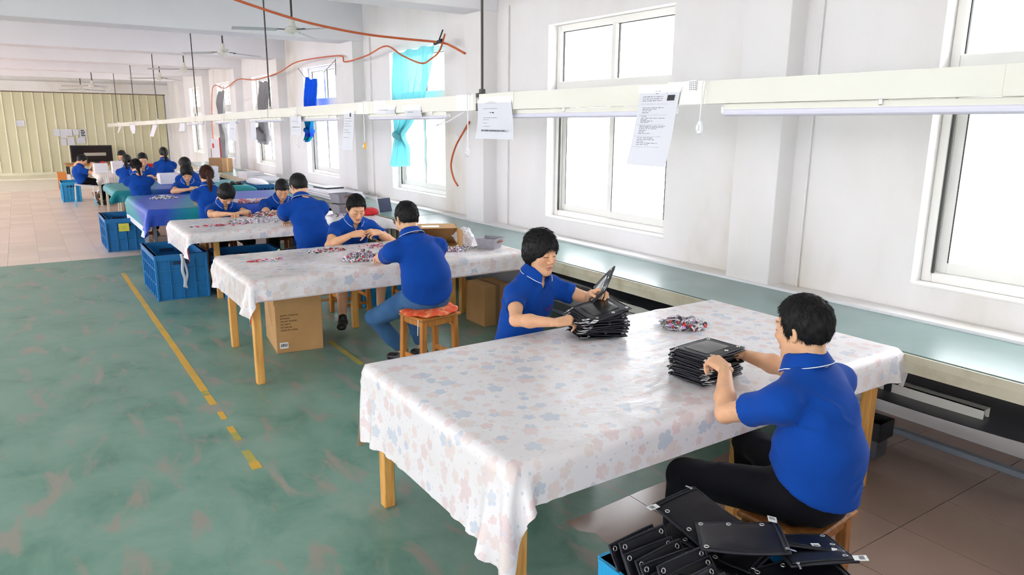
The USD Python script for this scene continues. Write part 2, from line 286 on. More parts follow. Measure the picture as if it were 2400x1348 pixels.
M_['teal_blue'] = gradient_cloth('teal_blue_cloth', [(0, lin(24, 146, 150)), (.45, lin(24, 140, 152)), (.7, lin(40, 90, 190)), (1, lin(44, 80, 196))], .2, .8)
M_['stripe'] = gradient_cloth('striped_cloth', [(0, lin(232, 228, 222)), (.3, lin(236, 232, 226)), (.34, lin(232, 190, 192)), (.45, lin(232, 190, 192)), (.49, lin(236, 232, 226)), (.7, lin(236, 232, 226)), (.74, lin(190, 212, 192)), (.88, lin(190, 212, 192)), (.92, lin(236, 230, 222)), (1, lin(236, 230, 222))], 0., .09)
M_['belt'] = plain('dark_belt', lin(74, 74, 80), .4)
M_['ink_pale'] = plain('pale_ink', lin(196, 196, 202), .7)
M_['hand_hole'] = plain('crate_hand_hole', lin(12, 56, 92), .6)
M_['apron'] = plain('white_apron', lin(226, 214, 214), .6)
M_['bag_soft'] = usdkit.material(stage, '/World/Looks/thin_bag', {'d': ('principled_bsdf', {'base_color': lin(238, 238, 246), 'roughness': .25}), 't': ('transparent_bsdf', {}), 'm': ('mix_closure', {'fac': .3})}, [('d.BSDF', 'm.closure1'), ('t.BSDF', 'm.closure2')], 'm.closure')
# =================================================================== the room
WX, WT = 4.06, 0.26            # window wall: inner face, thickness
YB, YF, XL, ZC = 25.5, -3.2, -6.2, 3.35
WINS = [(0.50, 2.035), (3.95, 5.485), (7.44, 8.90), (10.86, 12.34), (14.1, 15.6), (17.35, 18.75), (20.75, 22.15)]
SILL, HEAD = 0.795, 2.51
PILS = [(-0.5, -0.14), (2.85, 3.19), (6.345, 6.70), (9.75, 10.2), (13.28, 13.7), (16.35, 16.8), (19.55, 20.0), (22.9, 23.35)]
# ---- floor
floor = thing('floor', None, None, kind='structure')
part(floor, 'grout_bed', box((XL - .3, YF - .3, -.12), (WX + WT, YB + .3, -.004)), plain('grout', lin(150, 132, 118), .8))
def floor_green():
    n = {'g': ('geometry', {}), 'm': ('mapping', {'scale': (1, .8, 1), 'rotation': (0, 0, .5)}), 'n': ('noise_texture', {'scale': 2.4, 'detail': 8.0, 'roughness': .62, 'distortion': .4}), 'r': ('rgb_ramp', {'ramp': [(.28, lin(94, 137, 121)), (.45, lin(113, 152, 135)), (.58, lin(130, 163, 147)), (.74, lin(148, 170, 156))]}),
         'm2': ('mapping', {'scale': (1.8, .6, 1), 'rotation': (0, 0, .9)}), 'n2': ('noise_texture', {'scale': 4.2, 'detail': 6.0, 'distortion': .5}), 'r2': ('rgb_ramp', {'ramp': [(.55, (0, 0, 0)), (.66, (.85, .85, .85))]}), 'x': ('mix', {'color2': lin(160, 152, 140)}),
         'rr': ('map_range', {'from_min': .3, 'from_max': .7, 'to_min': .3, 'to_max': .5}), 'n3': ('noise_texture', {'scale': 14.0, 'detail': 5.0}), 'b': ('bump', {'strength': .18, 'distance': .004}), 'p': ('principled_bsdf', {'specular_ior_level': .4})}
    l = [('g.position', 'm.vector'), ('m.vector', 'n.vector'), ('n.fac', 'r.fac'), ('g.position', 'm2.vector'), ('m2.vector', 'n2.vector'), ('n2.fac', 'r2.fac'), ('r2.color', 'x.fac'), ('r.color', 'x.color1'), ('x.color', 'p.base_color'), ('n.fac', 'rr.value'), ('rr.result', 'p.roughness'), ('m.vector', 'n3.vector'), ('n3.fac', 'b.height'), ('b.normal', 'p.normal')]
    return usdkit.material(stage, '/World/Looks/green_floor_paint', n, l, 'p.BSDF')
from shapely.geometry import Polygon, box as sbox
XT0, YT0, TX, TY, SP = 1.73, 2.17, .39, .45, .004
rnd = random.Random(3)
jag = [(1.66 + rnd.uniform(-.02, .02), YT0)]
edge = [(1.735, 2.16), (1.74, 2.08), (1.79, 2.02), (1.775, 1.95), (1.86, 1.86), (1.80, 1.76), (1.74, 1.7), (1.74, 1.2), (1.73, YF - .2)]
gp = Polygon([(XL - .2, YF - .2), (XL - .2, 9.98), (WX + .1, 9.98), (WX + .1, 2.25), (2.9, 2.24), (2.5, 2.19), (2.2, 2.185), (1.9, 2.165)] + edge)
part(floor, 'green_coating', xf(trimesh.creation.extrude_polygon(gp, .006, engine='earcut'), mat4((0, 0, -.006))), floor_green())
def tile_mats(name, a, b, rough):
    return [mottled('%s_%d' % (name, i), [(0, tuple(np.array(a) * k)), (1, tuple(np.array(b) * k))], 3.5, rough, 5, .04, 30) for i, k in enumerate((.95, 1.0, 1.05))]
tm1 = tile_mats('pink_tile', lin(156, 130, 116), lin(172, 146, 132), .2)
tm2 = tile_mats('pale_tile', lin(238, 214, 198), lin(244, 222, 208), .3)
for i in range(6):
    for j in range(12):
        x0, y1 = XT0 + i * TX, YT0 + .09 - j * TY
        q = Polygon([(x0 + SP / 2, y1 - TY + SP / 2), (x0 + TX - SP / 2, y1 - TY + SP / 2), (x0 + TX - SP / 2, y1 - SP / 2), (x0 + SP / 2, y1 - SP / 2)]).difference(gp)
        for g in getattr(q, 'geoms', [q]):
            if g.area > .004: part(floor, 'tile', xf(trimesh.creation.extrude_polygon(g, .005, engine='earcut'), mat4((0, 0, -.005 + rnd.uniform(0, .0008)))), tm1[rnd.randrange(3)], smooth=False)
FT = .316
for i in range(7):
    for j in range(33):
        x0, y0 = -.60 + i * FT, 9.985 + j * FT
        part(floor, 'tile', box((x0 + .001, y0 + .001, -.005), (x0 + FT - .001, y0 + FT - .001, rnd.uniform(0, .0006))), tm2[rnd.randrange(3)], smooth=False)
ms = []
for i in range(-18, 16):
    for j in range(33):
        if 0 <= i < 7: continue
        x0, y0 = -.60 + i * FT, 9.985 + j * FT
        if x0 < WX: ms.append(box((x0 + .0015, y0 + .0015, -.005), (min(x0 + FT, WX) - .0015, y0 + FT - .0015, 0)))
part(floor, 'tile', cat(*ms), tm2[1], smooth=False, kind='stuff')
part(floor, 'step', box((XL, 20.42, -.02), (WX, 24.0, .012)), mottled('pale_apron', [(0, lin(232, 220, 204)), (1, lin(240, 230, 214))], 2, .4), smooth=False)
part(floor, 'step', box((XL, 24.0, -.02), (WX, YB, .05), .01), M_['rib'], smooth=False)
ylm = mottled('yellow_floor_paint', [(.3, lin(196, 172, 74)), (.5, lin(226, 176, 60)), (1, lin(238, 184, 62))], 4, .5, 6)
ylw = mottled('worn_yellow_paint', [(.35, lin(150, 160, 96)), (.6, lin(196, 176, 76))], 9, .55, 6)
def stripe(x0, x1, y0, y1, m):
    part(floor, 'yellow_line', box((x0, y0, -.001), (x1, y1, .0014)), m, smooth=False)
for k in range(6): stripe(.755 + .002 * (k % 2), .800, 4.6 + k * .71, 4.6 + (k + 1) * .71, ylm)
stripe(.757, .797, 4.52, 4.6, ylw); stripe(.757, .797, 4.33, 4.51, ylm); stripe(.766, .797, 4.07, 4.2, ylm); stripe(.762, .797, 3.86, 3.95, ylm); stripe(.763, .797, 3.74, 3.86, ylw); stripe(.757, .797, 3.44, 3.6, ylw); stripe(.752, .80, 3.36, 3.44, ylm)
stripe(1.785, 1.825, 4.55, 5.2, ylw)
# ---- window wall
wr = thing('wall_right', None, None, kind='structure')
segs = [box((WX, YF, 0), (WX + WT, YB + .3, SILL)), box((WX, YF, HEAD), (WX + WT, YB + .3, ZC))]
ys = [YF] + [y for w in WINS for y in w] + [YB + .3]
for a, b in zip(ys[::2], ys[1::2]): segs.append(box((WX, a, SILL), (WX + WT, b, HEAD)))
part(wr, 'masonry', cat(*segs), M_['wall'], smooth=False)
for a, b in PILS: part(wr, 'pilaster', box((3.90, a, 0), (WX + .01, b, ZC), .004), M_['wall'])
for y in (6.12, 9.5, 2.74): part(wr, 'conduit', tube([(4.045, y, .63), (4.045, y, 2.75)], .008, 8), M_['wall'])
# ---- far wall: ribbed steel partition with a white beam above
wb = thing('wall_back', None, None, kind='structure')
part(wb, 'masonry', box((XL, YB + .06, 0), (WX + WT, YB + .3, ZC)), M_['wall'], smooth=False)
part(wb, 'lintel', box((XL, YB - .05, 2.43), (WX, YB + .07, 2.72), .01), M_['wall'])
pw = .248
for i in range(26):
    x0 = 3.93 - (i + 1) * pw
    part(wb, 'panel', box((x0 + .02, YB, .04), (x0 + pw - .02, YB + .03, 2.42), .006), M_['corrugated'])
    prof = Polygon([(0, 0), (.05, 0), (.036, -.03), (.014, -.03)])
    m = trimesh.creation.extrude_polygon(prof, 2.38, engine='earcut'); part(wb, 'panel_rib', xf(m, mat4((x0 - .025, YB + .005, .04))), M_['rib'])
part(wb, 'panel_cap', box((XL, YB - .035, 2.405), (3.95, YB + .03, 2.432), .004), plain('dark_trim', lin(110, 92, 74), .5))
part(wb, 'corner_strip', box((3.94, YB - .03, 0), (WX, YB + .06, 2.43)), M_['wall'], False)
part(wb, 'skirting', box((XL, YB - .04, .05), (WX, YB + .01, .13), .004), M_['rib'])
# ---- wall left and behind the camera, both with rows of windows
def windowed(name, along, pos, lo, hi, wins, sill, head, t=.25):
    w = thing(name, None, None, kind='structure'); s = []
    def bx(a, b, z0, z1):
        s.append(box((pos, a, z0), (pos + t, b, z1)) if along == 'y' else box((a, pos, z0), (b, pos + t, z1)))
    bx(lo, hi, 0, sill); bx(lo, hi, head, ZC); e = [lo] + [v for q in wins for v in q] + [hi]
    for a, b in zip(e[::2], e[1::2]): bx(a, b, sill, head)
    part(w, 'masonry', cat(*s), M_['wall'], smooth=False); return w
LW = [(y, y + 2.9) for y in np.arange(-1.45, 24, 3.45)]
windowed('wall_left', 'y', XL - .25, YF - .25, YB + .3, LW, .8, 2.6)
windowed('wall_front', 'x', YF - .25, XL, WX + WT, [(-5.7, -3.3), (-2.7, -.6)], .8, 2.6)
# ---- ceiling and beams
ce = thing('ceiling', None, None, kind='structure')
part(ce, 'slab', box((XL - .25, YF - .25, ZC), (WX + WT, YB + .3, ZC + .2)), M_['ceiling'], smooth=False)
for a, b in PILS[1:]: part(ce, 'beam', box((XL, a - .012, 2.72), (WX, b + .012, ZC + .01), .004), M_['ceiling'])
rnd = random.Random(5)
for y in (6.9, 7.4, 10.4, 10.9, 13.9):
    for k in range(2): part(ce, 'ceiling_hook', tube([(rnd.uniform(-.2, 3.2), y, 3.36), (rnd.uniform(-.2, 3.2), y, 3.36)] if False else (lambda x: [(x, y, 3.36), (x, y, 3.3)])(rnd.uniform(-.2, 3.2)), .01, 6), M_['rod'])
# ---- windows of the window wall
wn = 0
for y0, y1 in WINS:
    w = thing('window', None, None, kind='structure') if False else tag(UsdGeom.Xform.Define(stage, '/World/window_%d' % (wn + 1)).GetPrim(), kind='structure'); wn += 1; set_x(w, np.eye(4))
    xa, xb, T = WX + .10, WX + .165, 2.03
    fr = lambda n, a, b, M='pvc_frame', bev=.006: part(w, n, box(a, b, bev), M_[M])
    zb, zt = 1.90, 2.0
    fw = .055
    fr('frame', (xa, y0, SILL), (xb, y0 + fw, HEAD)); fr('frame', (xa, y1 - fw, SILL), (xb, y1, HEAD)); fr('frame', (xa, y0 + fw, SILL), (xb, y1 - fw, SILL + fw)); fr('frame', (xa, y0 + fw, HEAD - fw), (xb, y1 - fw, HEAD))
    fr('transom', (xa - .01, y0 + fw, zb), (xb, y1 - fw, zt + .02)); fr('track', (xa - .03, y0 + .01, zb - .05), (xa - .002, y1 - .01, zb + .002))
    ym = (y0 + y1) / 2
    fr('mullion', (xa, ym - .028, zt + .02), (xb, ym + .028, HEAD - fw))
    for a, b in ((y0 + fw, ym - .028), (ym + .028, y1 - fw)):
        part(w, 'gasket', cat(box((xa + .03, a, zt + .02), (xb - .02, a + .006, HEAD - fw)), box((xa + .03, b - .006, zt + .02), (xb - .02, b, HEAD - fw)), box((xa + .03, a, HEAD - fw - .006), (xb - .02, b, HEAD - fw))), M_['black_gasket'], smooth=False)
        part(w, 'pane', box((xa + .035, a, zt + .02), (xa + .04, b, HEAD - fw)), M_['glass'], smooth=False)
    for k, (a, b) in enumerate(((y0 + fw, ym + .03), (ym - .03, y1 - fw))):
        xs = xa + .012 + .03 * k
        s = part(w, 'sash', cat(box((xs, a, SILL + fw), (xs + .026, a + .06, zb - .05), .004), box((xs, b - .06, SILL + fw), (xs + .026, b, zb - .05), .004), box((xs, a + .06, SILL + fw), (xs + .026, b - .06, SILL + fw + .065), .004), box((xs, a + .06, zb - .11), (xs + .026, b - .06, zb - .05), .004)), M_['pvc_frame'])
        part(s, 'pane', box((xs + .011, a + .06, SILL + fw + .065), (xs + .015, b - .06, zb - .11)), M_['glass'], smooth=False)
        part(s, 'gasket', cat(box((xs - .001, a + .058, SILL + fw + .06), (xs + .002, a + .064, zb - .11)), box((xs - .001, b - .064, SILL + fw + .06), (xs + .002, b - .058, zb - .11))), M_['black_gasket'], smooth=False)
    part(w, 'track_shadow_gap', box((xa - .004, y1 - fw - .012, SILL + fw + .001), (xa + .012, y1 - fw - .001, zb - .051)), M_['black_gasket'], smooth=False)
    part(w, 'window_sill', box((WX - .004, y0 - .02, SILL - .012), (xa, y1 + .02, SILL + .004), .004), M_['wall'])
# ---- ground outside
part(None, 'outside_ground', box((-60, -60, -.5), (60, 80, -.13)), plain('pale_concrete', lin(224, 222, 216), .9), smooth=False)
tag(stage.GetPrimAtPath('/World/outside_ground'), kind='structure')
# =================================================================== line bench along the windows, tables, cloths
def bench(label, y0, y1, top='bench_top', zt=.63):
    b = thing('line_bench', label, 'workbench')
    part(b, 'bench_top', box((3.30, y0, zt - .018), (3.881, y1, zt)), M_[top], False)
    part(b, 'front_rail', cat(box((3.275, y0, zt - .078), (3.285, y1, zt - .002)), box((3.275, y0, zt - .088), (3.30, y1, zt - .078)), box((3.27, y0, zt - .045), (3.276, y1, zt - .04))), M_['cream_metal'], False)
    part(b, 'back_rail', box((3.882, y0, zt - .08), (3.897, y1, zt + .016)), M_['plastic_white'], False); part(b, 'back_ledge', box((3.898, y0, zt - .03), (4.055, y1, zt + .01)), M_['wall'], False)
    n = max(2, int((y1 - y0) / 3.1) + 1)
    for i in range(n):
        y = y0 + .06 + (y1 - y0 - .12) * i / (n - 1)
        for x in (3.305, 3.85):
            part(b, 'leg', cat(box((x, y - .028, 0), (x + .008, y + .028, zt - .02)), box((x, y - .028, 0), (x + .05, y - .02, zt - .02)), box((x - .01, y - .04, 0), (x + .05, y + .04, .012))), M_['cream_metal'], False)
        part(b, 'cross_bar', box((3.3, y - .02, .28), (3.86, y + .02, .31), .002), M_['cream_metal'])
    # slack return belt
    ys = np.linspace(y0 + .05, y1 - .05, int((y1 - y0) / .15) + 2); xs = np.linspace(3.34, 3.84, 6)
    sag = .42 + .07 * np.cos(np.linspace(0, 2 * np.pi * n / 2, len(ys)))
    part(b, 'return_belt', sheet(np.stack([np.broadcast_to(xs, (len(ys), 6)), np.broadcast_to(ys[:, None], (len(ys), 6)), np.broadcast_to(sag[:, None], (len(ys), 6))], -1), .004), M_['belt'], True)
    part(b, 'stretcher', box((3.68, y0, .055), (3.72, y1, .085), .003), M_['steel_grey'])
    return b
bench('long bench with green rubber top under the two nearest windows', -1.2, 7.28)
bench('far half of the bench along the window wall, beyond the dark joint', 7.30, 19.8)
t = thing('cable_trunk', 'white rectangular cable trunk slung low under the near bench, open end', 'cable trunk')
part(t, 'trunk', cat(box((3.47, 1.34, .34), (3.475, 4.6, .405)), box((3.525, 1.34, .34), (3.53, 4.6, .405)), box((3.47, 1.34, .34), (3.53, 4.6, .345)), box((3.47, 1.34, .40), (3.53, 4.6, .405))), M_['beam_white'], False)
for y in (1.78, 3.0, 4.1): part(t, 'strap', cat(box((3.465, y - .018, .335), (3.535, y + .018, .41)), box((3.495, y - .01, .4), (3.505, y + .01, .52))), M_['black'], False)
part(t, 'cable', tube([(3.50, 1.35, .36), (3.5, 4.5, .36)], .014, 8), plain('green_cable', lin(20, 120, 110), .4))
def table(label, x0, x1, y0, y1, zt, legs, leg_mat='pine', lw=.05, th=.03, group=None, ah=.085):
    t = thing('work_table', label, 'table', group=group)
    part(t, 'tabletop', box((x0 + .014, y0 + .014, zt - th), (x1 - .014, y1 - .014, zt - .012), .004), M_['board'])
    part(t, 'apron', cat(box((x0 + .03, y0 + .02, zt - ah), (x1 - .03, y0 + .036, zt - th)), box((x0 + .06, y1 - .062, zt - .085), (x1 - .06, y1 - .04, zt - th)), box((x0 + .06, y0 + .06, zt - .085), (x0 + .082, y1 - .06, zt - th)), box((x1 - .082, y0 + .06, zt - .085), (x1 - .06, y1 - .06, zt - th))), M_['apron'], False)
    for x, y in legs: part(t, 'leg', bar((x, y, zt - th), (x, y, 0), lw), M_[leg_mat])
    return t
def cloth(name, label, x0, x1, y0, y1, zt, hang, mat, h=.03, seed=1, steps=260, wr=.004, stiff=.5, notch=None):
    """a sheet laid on a table and let fall over its edges (position based dynamics); hang = left, right, front, back"""
    L, Rr, Fq, Bk = hang; X = np.arange(x0 - L, x1 + Rr + h / 2, h); Y = np.arange(y0 - Fq, y1 + Bk + h / 2, h)
    nx, ny = len(X), len(Y); P = np.stack(np.meshgrid(X, Y, [zt + .004], indexing='ij'), -1)[:, :, 0].copy(); UV = P[..., :2].copy() - V(x0, y0)
    rng = np.random.default_rng(seed); P[..., 2] += rng.uniform(0, .002, (nx, ny)); inside = (P[..., 0] > x0 + .01) & (P[..., 0] < x1 - .01) & (P[..., 1] > y0 + .01) & (P[..., 1] < y1 - .01)
    w = np.where(inside, 0., 1.); vel = np.zeros_like(P); rest = []
    def pairs(di, dj):
        a = (slice(0, nx - di), slice(0, ny - dj)) if dj >= 0 else (slice(0, nx - di), slice(-dj, ny)); b = (slice(di, nx), slice(dj, ny)) if dj >= 0 else (slice(di, nx), slice(0, ny + dj)); return a, b
    cons = [(*pairs(*d), h * math.hypot(*d), k) for d, k in (((1, 0), 1), ((0, 1), 1), ((1, 1), .7), ((1, -1), .7), ((2, 0), stiff), ((0, 2), stiff))]
    dt = .012
    for it in range(steps):
        prev = P.copy(); vel[..., 2] -= 9.8 * dt; vel *= .965; P = P + vel * dt * w[..., None]
        for rep in range(3):
            for a, b, l0, k in cons:
                d = P[b] - P[a]; n = np.linalg.norm(d, axis=-1) + 1e-9; wa, wb = w[a], w[b]; s = wa + wb
                c = np.where(s > 0, k * (n - l0) / n / np.maximum(s, 1e-9), 0)[..., None] * d * .5; P[a] += c * wa[..., None] ; P[b] -= c * wb[..., None]
            low = P[..., 2] < zt; ins = low & (P[..., 0] > x0 - .006) & (P[..., 0] < x1 + .006) & (P[..., 1] > y0 - .006) & (P[..., 1] < y1 + .006) & (w > 0)
            if ins.any():
                q = P[ins]; dz = zt - q[:, 2]; ds = np.stack([q[:, 0] - x0 + .006, x1 + .006 - q[:, 0], q[:, 1] - y0 + .006, y1 + .006 - q[:, 1], dz], 1); k = ds.argmin(1)
                q[k == 0, 0] = x0 - .006; q[k == 1, 0] = x1 + .006; q[k == 2, 1] = y0 - .006; q[k == 3, 1] = y1 + .006; q[k == 4, 2] = zt; P[ins] = q
        vel = np.clip((P - prev) / dt, -3, 3)
    fl = P.reshape(-1, 3); top = inside.reshape(-1); g = fl.copy(); a = seed * 1.3
    nz = meshkit.noise(np.stack([g[:, 0] * 4 + g[:, 1] * 3, g[:, 1] * 11 - g[:, 0] * 5, 0 * g[:, 0] + a], 1), seed) + .5 * meshkit.noise(np.stack([g[:, 0] * 9, g[:, 1] * 16, 0 * g[:, 0]], 1), seed + 4)
    ridge = np.abs(2 * (nz / 1.5) - 1) ** 1.5; fl[:, 2] += np.where(top, wr * (ridge), 0)
    m = sheet(fl.reshape(nx, ny, 3))
    p = usdkit.mesh(stage, '/World/' + numbered('/World', name), m, M_[mat], True, uv=UV.reshape(-1, 2)); set_x(p.GetPrim(), np.eye(4)); tag(p.GetPrim(), label, 'tablecloth'); return p.GetPrim()
T1 = (1.09, 3.27, 1.625, 2.76); T2 = (1.075, 3.16, 4.50, 5.52); T3 = (1.12, 3.06, 6.72, 7.78); T4 = (1.07, 3.0, 8.78, 10.62); T5 = (1.01, 2.9, 11.42, 12.9); T6 = (1.1, 2.9, 14.8, 16.3)
table('nearest wooden work table, its square pine legs under white flowered cloth', *T1, .65, [(1.155, 1.68), (1.165, 2.70), (3.09, 1.665), (3.12, 2.68), (2.21, 1.68), (2.2, 2.70)], ah=.145)
table('second work table from the front, carton standing beneath it', *T2, .68, [(1.11, 4.545), (1.165, 5.44), (2.12, 5.46), (2.84, 5.12), (3.1, 5.4)], ah=.14)
table('third work table, between the two flowered cloth tables and blue ones', *T3, .68, [(1.42, 7.1), (1.41, 7.7), (2.95, 6.85), (2.95, 7.7)])
table('work table on grey metal legs under the blue and teal cloth', *T4, .68, [(1.14, 8.86), (1.14, 10.55), (2.9, 8.86), (2.9, 10.55)], 'steel_grey', .036)
table('work table on cream metal legs under the teal cloth', *T5, .68, [(1.10, 11.52), (1.14, 12.3), (2.8, 11.52), (2.8, 12.8)], 'cream_metal', .04)
table('farthest work table under the striped cloth', *T6, .68, [(1.2, 14.9), (1.2, 16.2), (2.8, 14.9), (2.8, 16.2)], 'cream_metal', .04)
cloth('tablecloth', 'white flowered vinyl cloth hanging deep off the nearest table', *T1, .65, (.27, .05, .125, .06), 'flower', .022, 1, 280, .009)
cloth('tablecloth', 'soiled flowered vinyl cloth on the table with the open carton', *T2, .68, (.19, .05, .115, .05), 'flower_soiled', .026, 2, 240, .005)
cloth('tablecloth', 'flowered vinyl cloth on the third table, one long corner drooping over a crate', *T3, .68, (.19, .05, .07, .05), 'flower', .03, 3, 220, .005)
cloth('tablecloth', 'royal blue and teal cloth with white hem on the grey legged table', *T4, .68, (.27, .04, .16, .04), 'blue_teal', .036, 4, 200, .003)
cloth('tablecloth', 'teal and blue cloth on the cream legged table', *T5, .68, (.1, .04, .14, .04), 'teal_blue', .04, 5, 200, .003)
cloth('tablecloth', 'pastel striped cloth on the farthest table', *T6, .68, (.08, .04, .13, .04), 'stripe', .045, 6, 160, .003)
# =================================================================== lamp beam over the tables and what hangs from it
BX = 2.2
bp = np.array([(-1.6, 1.735, 1.815), (.9, 1.732, 1.813), (3.3, 1.722, 1.811), (5.27, 1.709, 1.797), (8.2, 1.683, 1.766), (11.15, 1.642, 1.718), (14.7, 1.588, 1.657), (19.5, 1.515, 1.60), (24.6, 1.442, 1.540)])
def zbeam(y): return np.interp(y, bp[:, 0], bp[:, 1])
def ztop(y): return np.interp(y, bp[:, 0], bp[:, 2])
bm = thing('lamp_beam', 'long cream cable trunking beam slung over the row of tables', 'beam')
for i, (a, b) in enumerate(zip(bp[:-1], bp[1:])):
    v = [(BX + dx, y, z) for y, z0, z1 in (a, b) for dx in (0, .062) for z in (z0, z1)]
    part(bm, 'trunking_length', trimesh.convex.convex_hull(np.array(v)), M_['beam_white'])
    part(bm, 'joint_cover', box((BX - .003, b[0] - .03, b[1] - .003), (BX + .065, b[0] + .03, b[2] + .003), .002), M_['beam_white'])
for i, y in enumerate((3.64, 7.9, 11.7, 15.4, 18.6, 22.0)):
    r = thing('hanger_rod', ['dark hanger rod nearest the camera, holding up the beam', 'dark hanger rod in front of the grey curtain, second nearest', 'thin dark hanger rod, third from the camera', 'hanger rod fourth from the camera above the beam', 'hanger rod fifth from the camera, with pale sleeve', 'farthest hanger rod near the beam end'][i], 'rod')
    part(r, 'rod', tube([(BX + .03, y, ztop(y) - .01), (BX + .03, y, ZC)], .0075, 8), M_['rod']); part(r, 'clamp', cat(box((BX - .006, y - .012, zbeam(y) - .004), (BX + .068, y + .012, ztop(y) + .006)), cbox((BX + .03, y, ztop(y) + .015), (.03, .03, .03), .004)), M_['rod'] if i < 1 else M_['beam_white'])
    part(r, 'ceiling_plate', cbox((BX + .03, y, ZC - .006), (.07, .07, .012), .002), M_['rod'])
def batten(label, y0, y1):
    g = thing('tube_light', label, 'light'); z0, z1 = zbeam(y0) - .012, zbeam(y1) - .012; x = BX + .03
    part(g, 'housing', bar((x, y0, z0 - .008), (x, y1, z1 - .008), .036, .02), M_['beam_white'])
    part(g, 'diffuser', tube([(x, y0 + .004, z0 - .02), (x, y1 - .004, z1 - .02)], .0145, 12), M_['tube_white'])
    for y, s in ((y0, 1), (y1, -1)): part(g, 'end_cap', cbox((x, y, zbeam(y) - .024), (.034, .012, .03), .004), M_['plastic_white'])
    for f in (.15, .6): y = y0 + (y1 - y0) * f; part(g, 'clip', cbox((x, y, zbeam(y) - .008), (.042, .012, .02), .003), M_['metal'])
batten('tube light under the beam nearest the camera, running out of frame', .35, 1.885)
batten('tube light under the beam in front of the second window', 2.14, 3.335)
batten('tube light under the beam with a loose wire at its end', 4.05, 5.25)
for k, y in enumerate((5.95, 7.5, 9.3, 11.3)): batten('tube light under the beam in front of the %s' % ('blue curtain', 'grey knotted curtain', 'far windows, left of the grey curtain', 'farthest window')[k], y, y + 1.2)
part(stage.GetPrimAtPath('/World/tube_light_002'), 'loose_wire', tube(smoothline([(BX, 4.06, 1.69), (BX - .02, 4.0, 1.66), (BX - .02, 4.12, 1.63), (BX - .01, 4.0, 1.65), (BX - .01, 3.85, 1.69), (BX, 3.78, 1.715)]), .003, 6), M_['plastic_white'])
def printed(parent, place, w, h, rows, seed, dark=False):
    """lines of tiny print: place(u, v) -> point on the sheet, v downwards; all in metres on the sheet"""
    rng = random.Random(seed); v, f = [], []
    for y, u0, u1, hh in rows:
        u = u0
        while u < u1:
            l = min(rng.uniform(.006, .022), u1 - u); n = len(v); v += [place(u, y), place(u + l, y), place(u + l, y + hh), place(u, y + hh)]; f += [(n, n + 1, n + 2), (n, n + 2, n + 3)]; u += l + rng.uniform(.002, .006)
    part(parent, 'print', trimesh.Trimesh(v, f, process=False), M_['ink_dark' if dark else 'ink'], False)
def hung_paper(label, ya, yb, ztp, h, lean=0., slant=0., curl=.02, rows=None, seed=1, pic=None, tape=True, name='paper_sheet'):
    """sheet hanging from the beam's near face; ya left edge, yb right edge (ya > yb), slant shifts the foot along y"""
    p = thing(name, label, 'paper'); w = ya - yb; x0 = BX - .006
    def place(u, v, off=0.0):
        t = v / h; return (x0 - lean * t - curl * t * t * (.4 + .6 * math.sin(2.5 * u / w + seed)) - off, ya - u - slant * t + .004 * math.sin(5 * t + seed), ztp - v)
    g = np.array([[place(w * i / 8, h * j / 10) for j in range(11)] for i in range(9)]); part(p, 'sheet', sheet(g, .0006), M_['paper'], True)
    if rows: printed(p, lambda u, v: place(u, v, .0012), w, h, rows, seed)
    if pic:
        u0, v0, u1, v1 = pic; gg = np.array([[place(u0 + (u1 - u0) * i / 2, v0 + (v1 - v0) * j / 2, .0014) for j in range(3)] for i in range(3)]); part(p, 'printed_photo', sheet(gg, .0003), M_['ink_dark'], True)
    if tape: part(p, 'tape', box((x0 - .0035, yb - .02, ztp - .02), (x0 - .0025, ya + .02, ztp + .012)), M_['tape'], False)
    return p
R1 = [(.012, .085, .12, .003), (.022, .09, .105, .002), (.022, .15, .155, .002)] + [(y, .02, .135, .0022) for y in (.034, .042, .05)] + [(y, .03, u, .002) for y, u in ((.078, .15), (.084, .11), (.09, .08), (.098, .075), (.112, .06), (.12, .17), (.126, .07), (.131, .1), (.137, .08), (.152, .175), (.157, .17), (.163, .13), (.17, .075), (.176, .06), (.182, .1), (.2, .12), (.207, .13), (.214, .07), (.221, .15), (.228, .1))] + [(.064, .015, .17, .0008), (.108, .015, .17, .0008), (.147, .012, .17, .0008), (.195, .012, .165, .0008), (.238, .01, .165, .0008)]
hung_paper('large white instruction sheet on the beam beside the bare wall, product photo at its corner', 2.297, 2.075, 1.795, .315, .02, -.05, .01, R1, 1, (.16, .03, .2, .052))
R2 = [(.012, .12, .18, .003), (.02, .09, .2, .002)] + [(y, .06, u, .002) for y, u in ((.05, .2), (.1, .2), (.11, .12), (.128, .1), (.146, .13))]
s2 = hung_paper('curled instruction sheet on the beam beside the second nearest window, grey bar printed low', 3.63, 3.285, 1.778, .215, .01, .035, .03, R2, 2)
for k in range(3): printed(s2, lambda u, v: (BX - .0085 - .01 * v / .215, 3.63 - u, 1.778 - v), 1, 1, [(.07, .09 + .035 * k, .115 + .035 * k, .006)], k, True)
printed(s2, lambda u, v: (BX - .012 - .03 * (v / .215) ** 2, 3.63 - u - .035 * v / .215, 1.778 - v), 1, 1, [(.165, .05, .29, .009), (.169, .05, .29, .005)], 9)
hung_paper('narrow instruction sheet on the beam left of the teal curtain window', 5.70, 5.49, 1.728, .30, .02, -.015, .02, [(y, .02, u, .003) for y, u in ((.05, .15), (.07, .16), (.09, .12), (.11, .15), (.14, .1), (.16, .14), (.2, .12))], 3, (.12, .01, .15, .04))
hung_paper('short instruction sheet on the beam left of the blue curtain', 7.12, 6.79, 1.70, .178, .01, .03, .02, [(.1, .05, .28, .006), (.05, .05, .2, .003)], 4)
hung_paper('small label strip taped flat on the beam, in front of the teal curtain', 5.06, 4.74, 1.755, .05, 0, 0, 0, [(.02, .05, .2, .004)], 5)
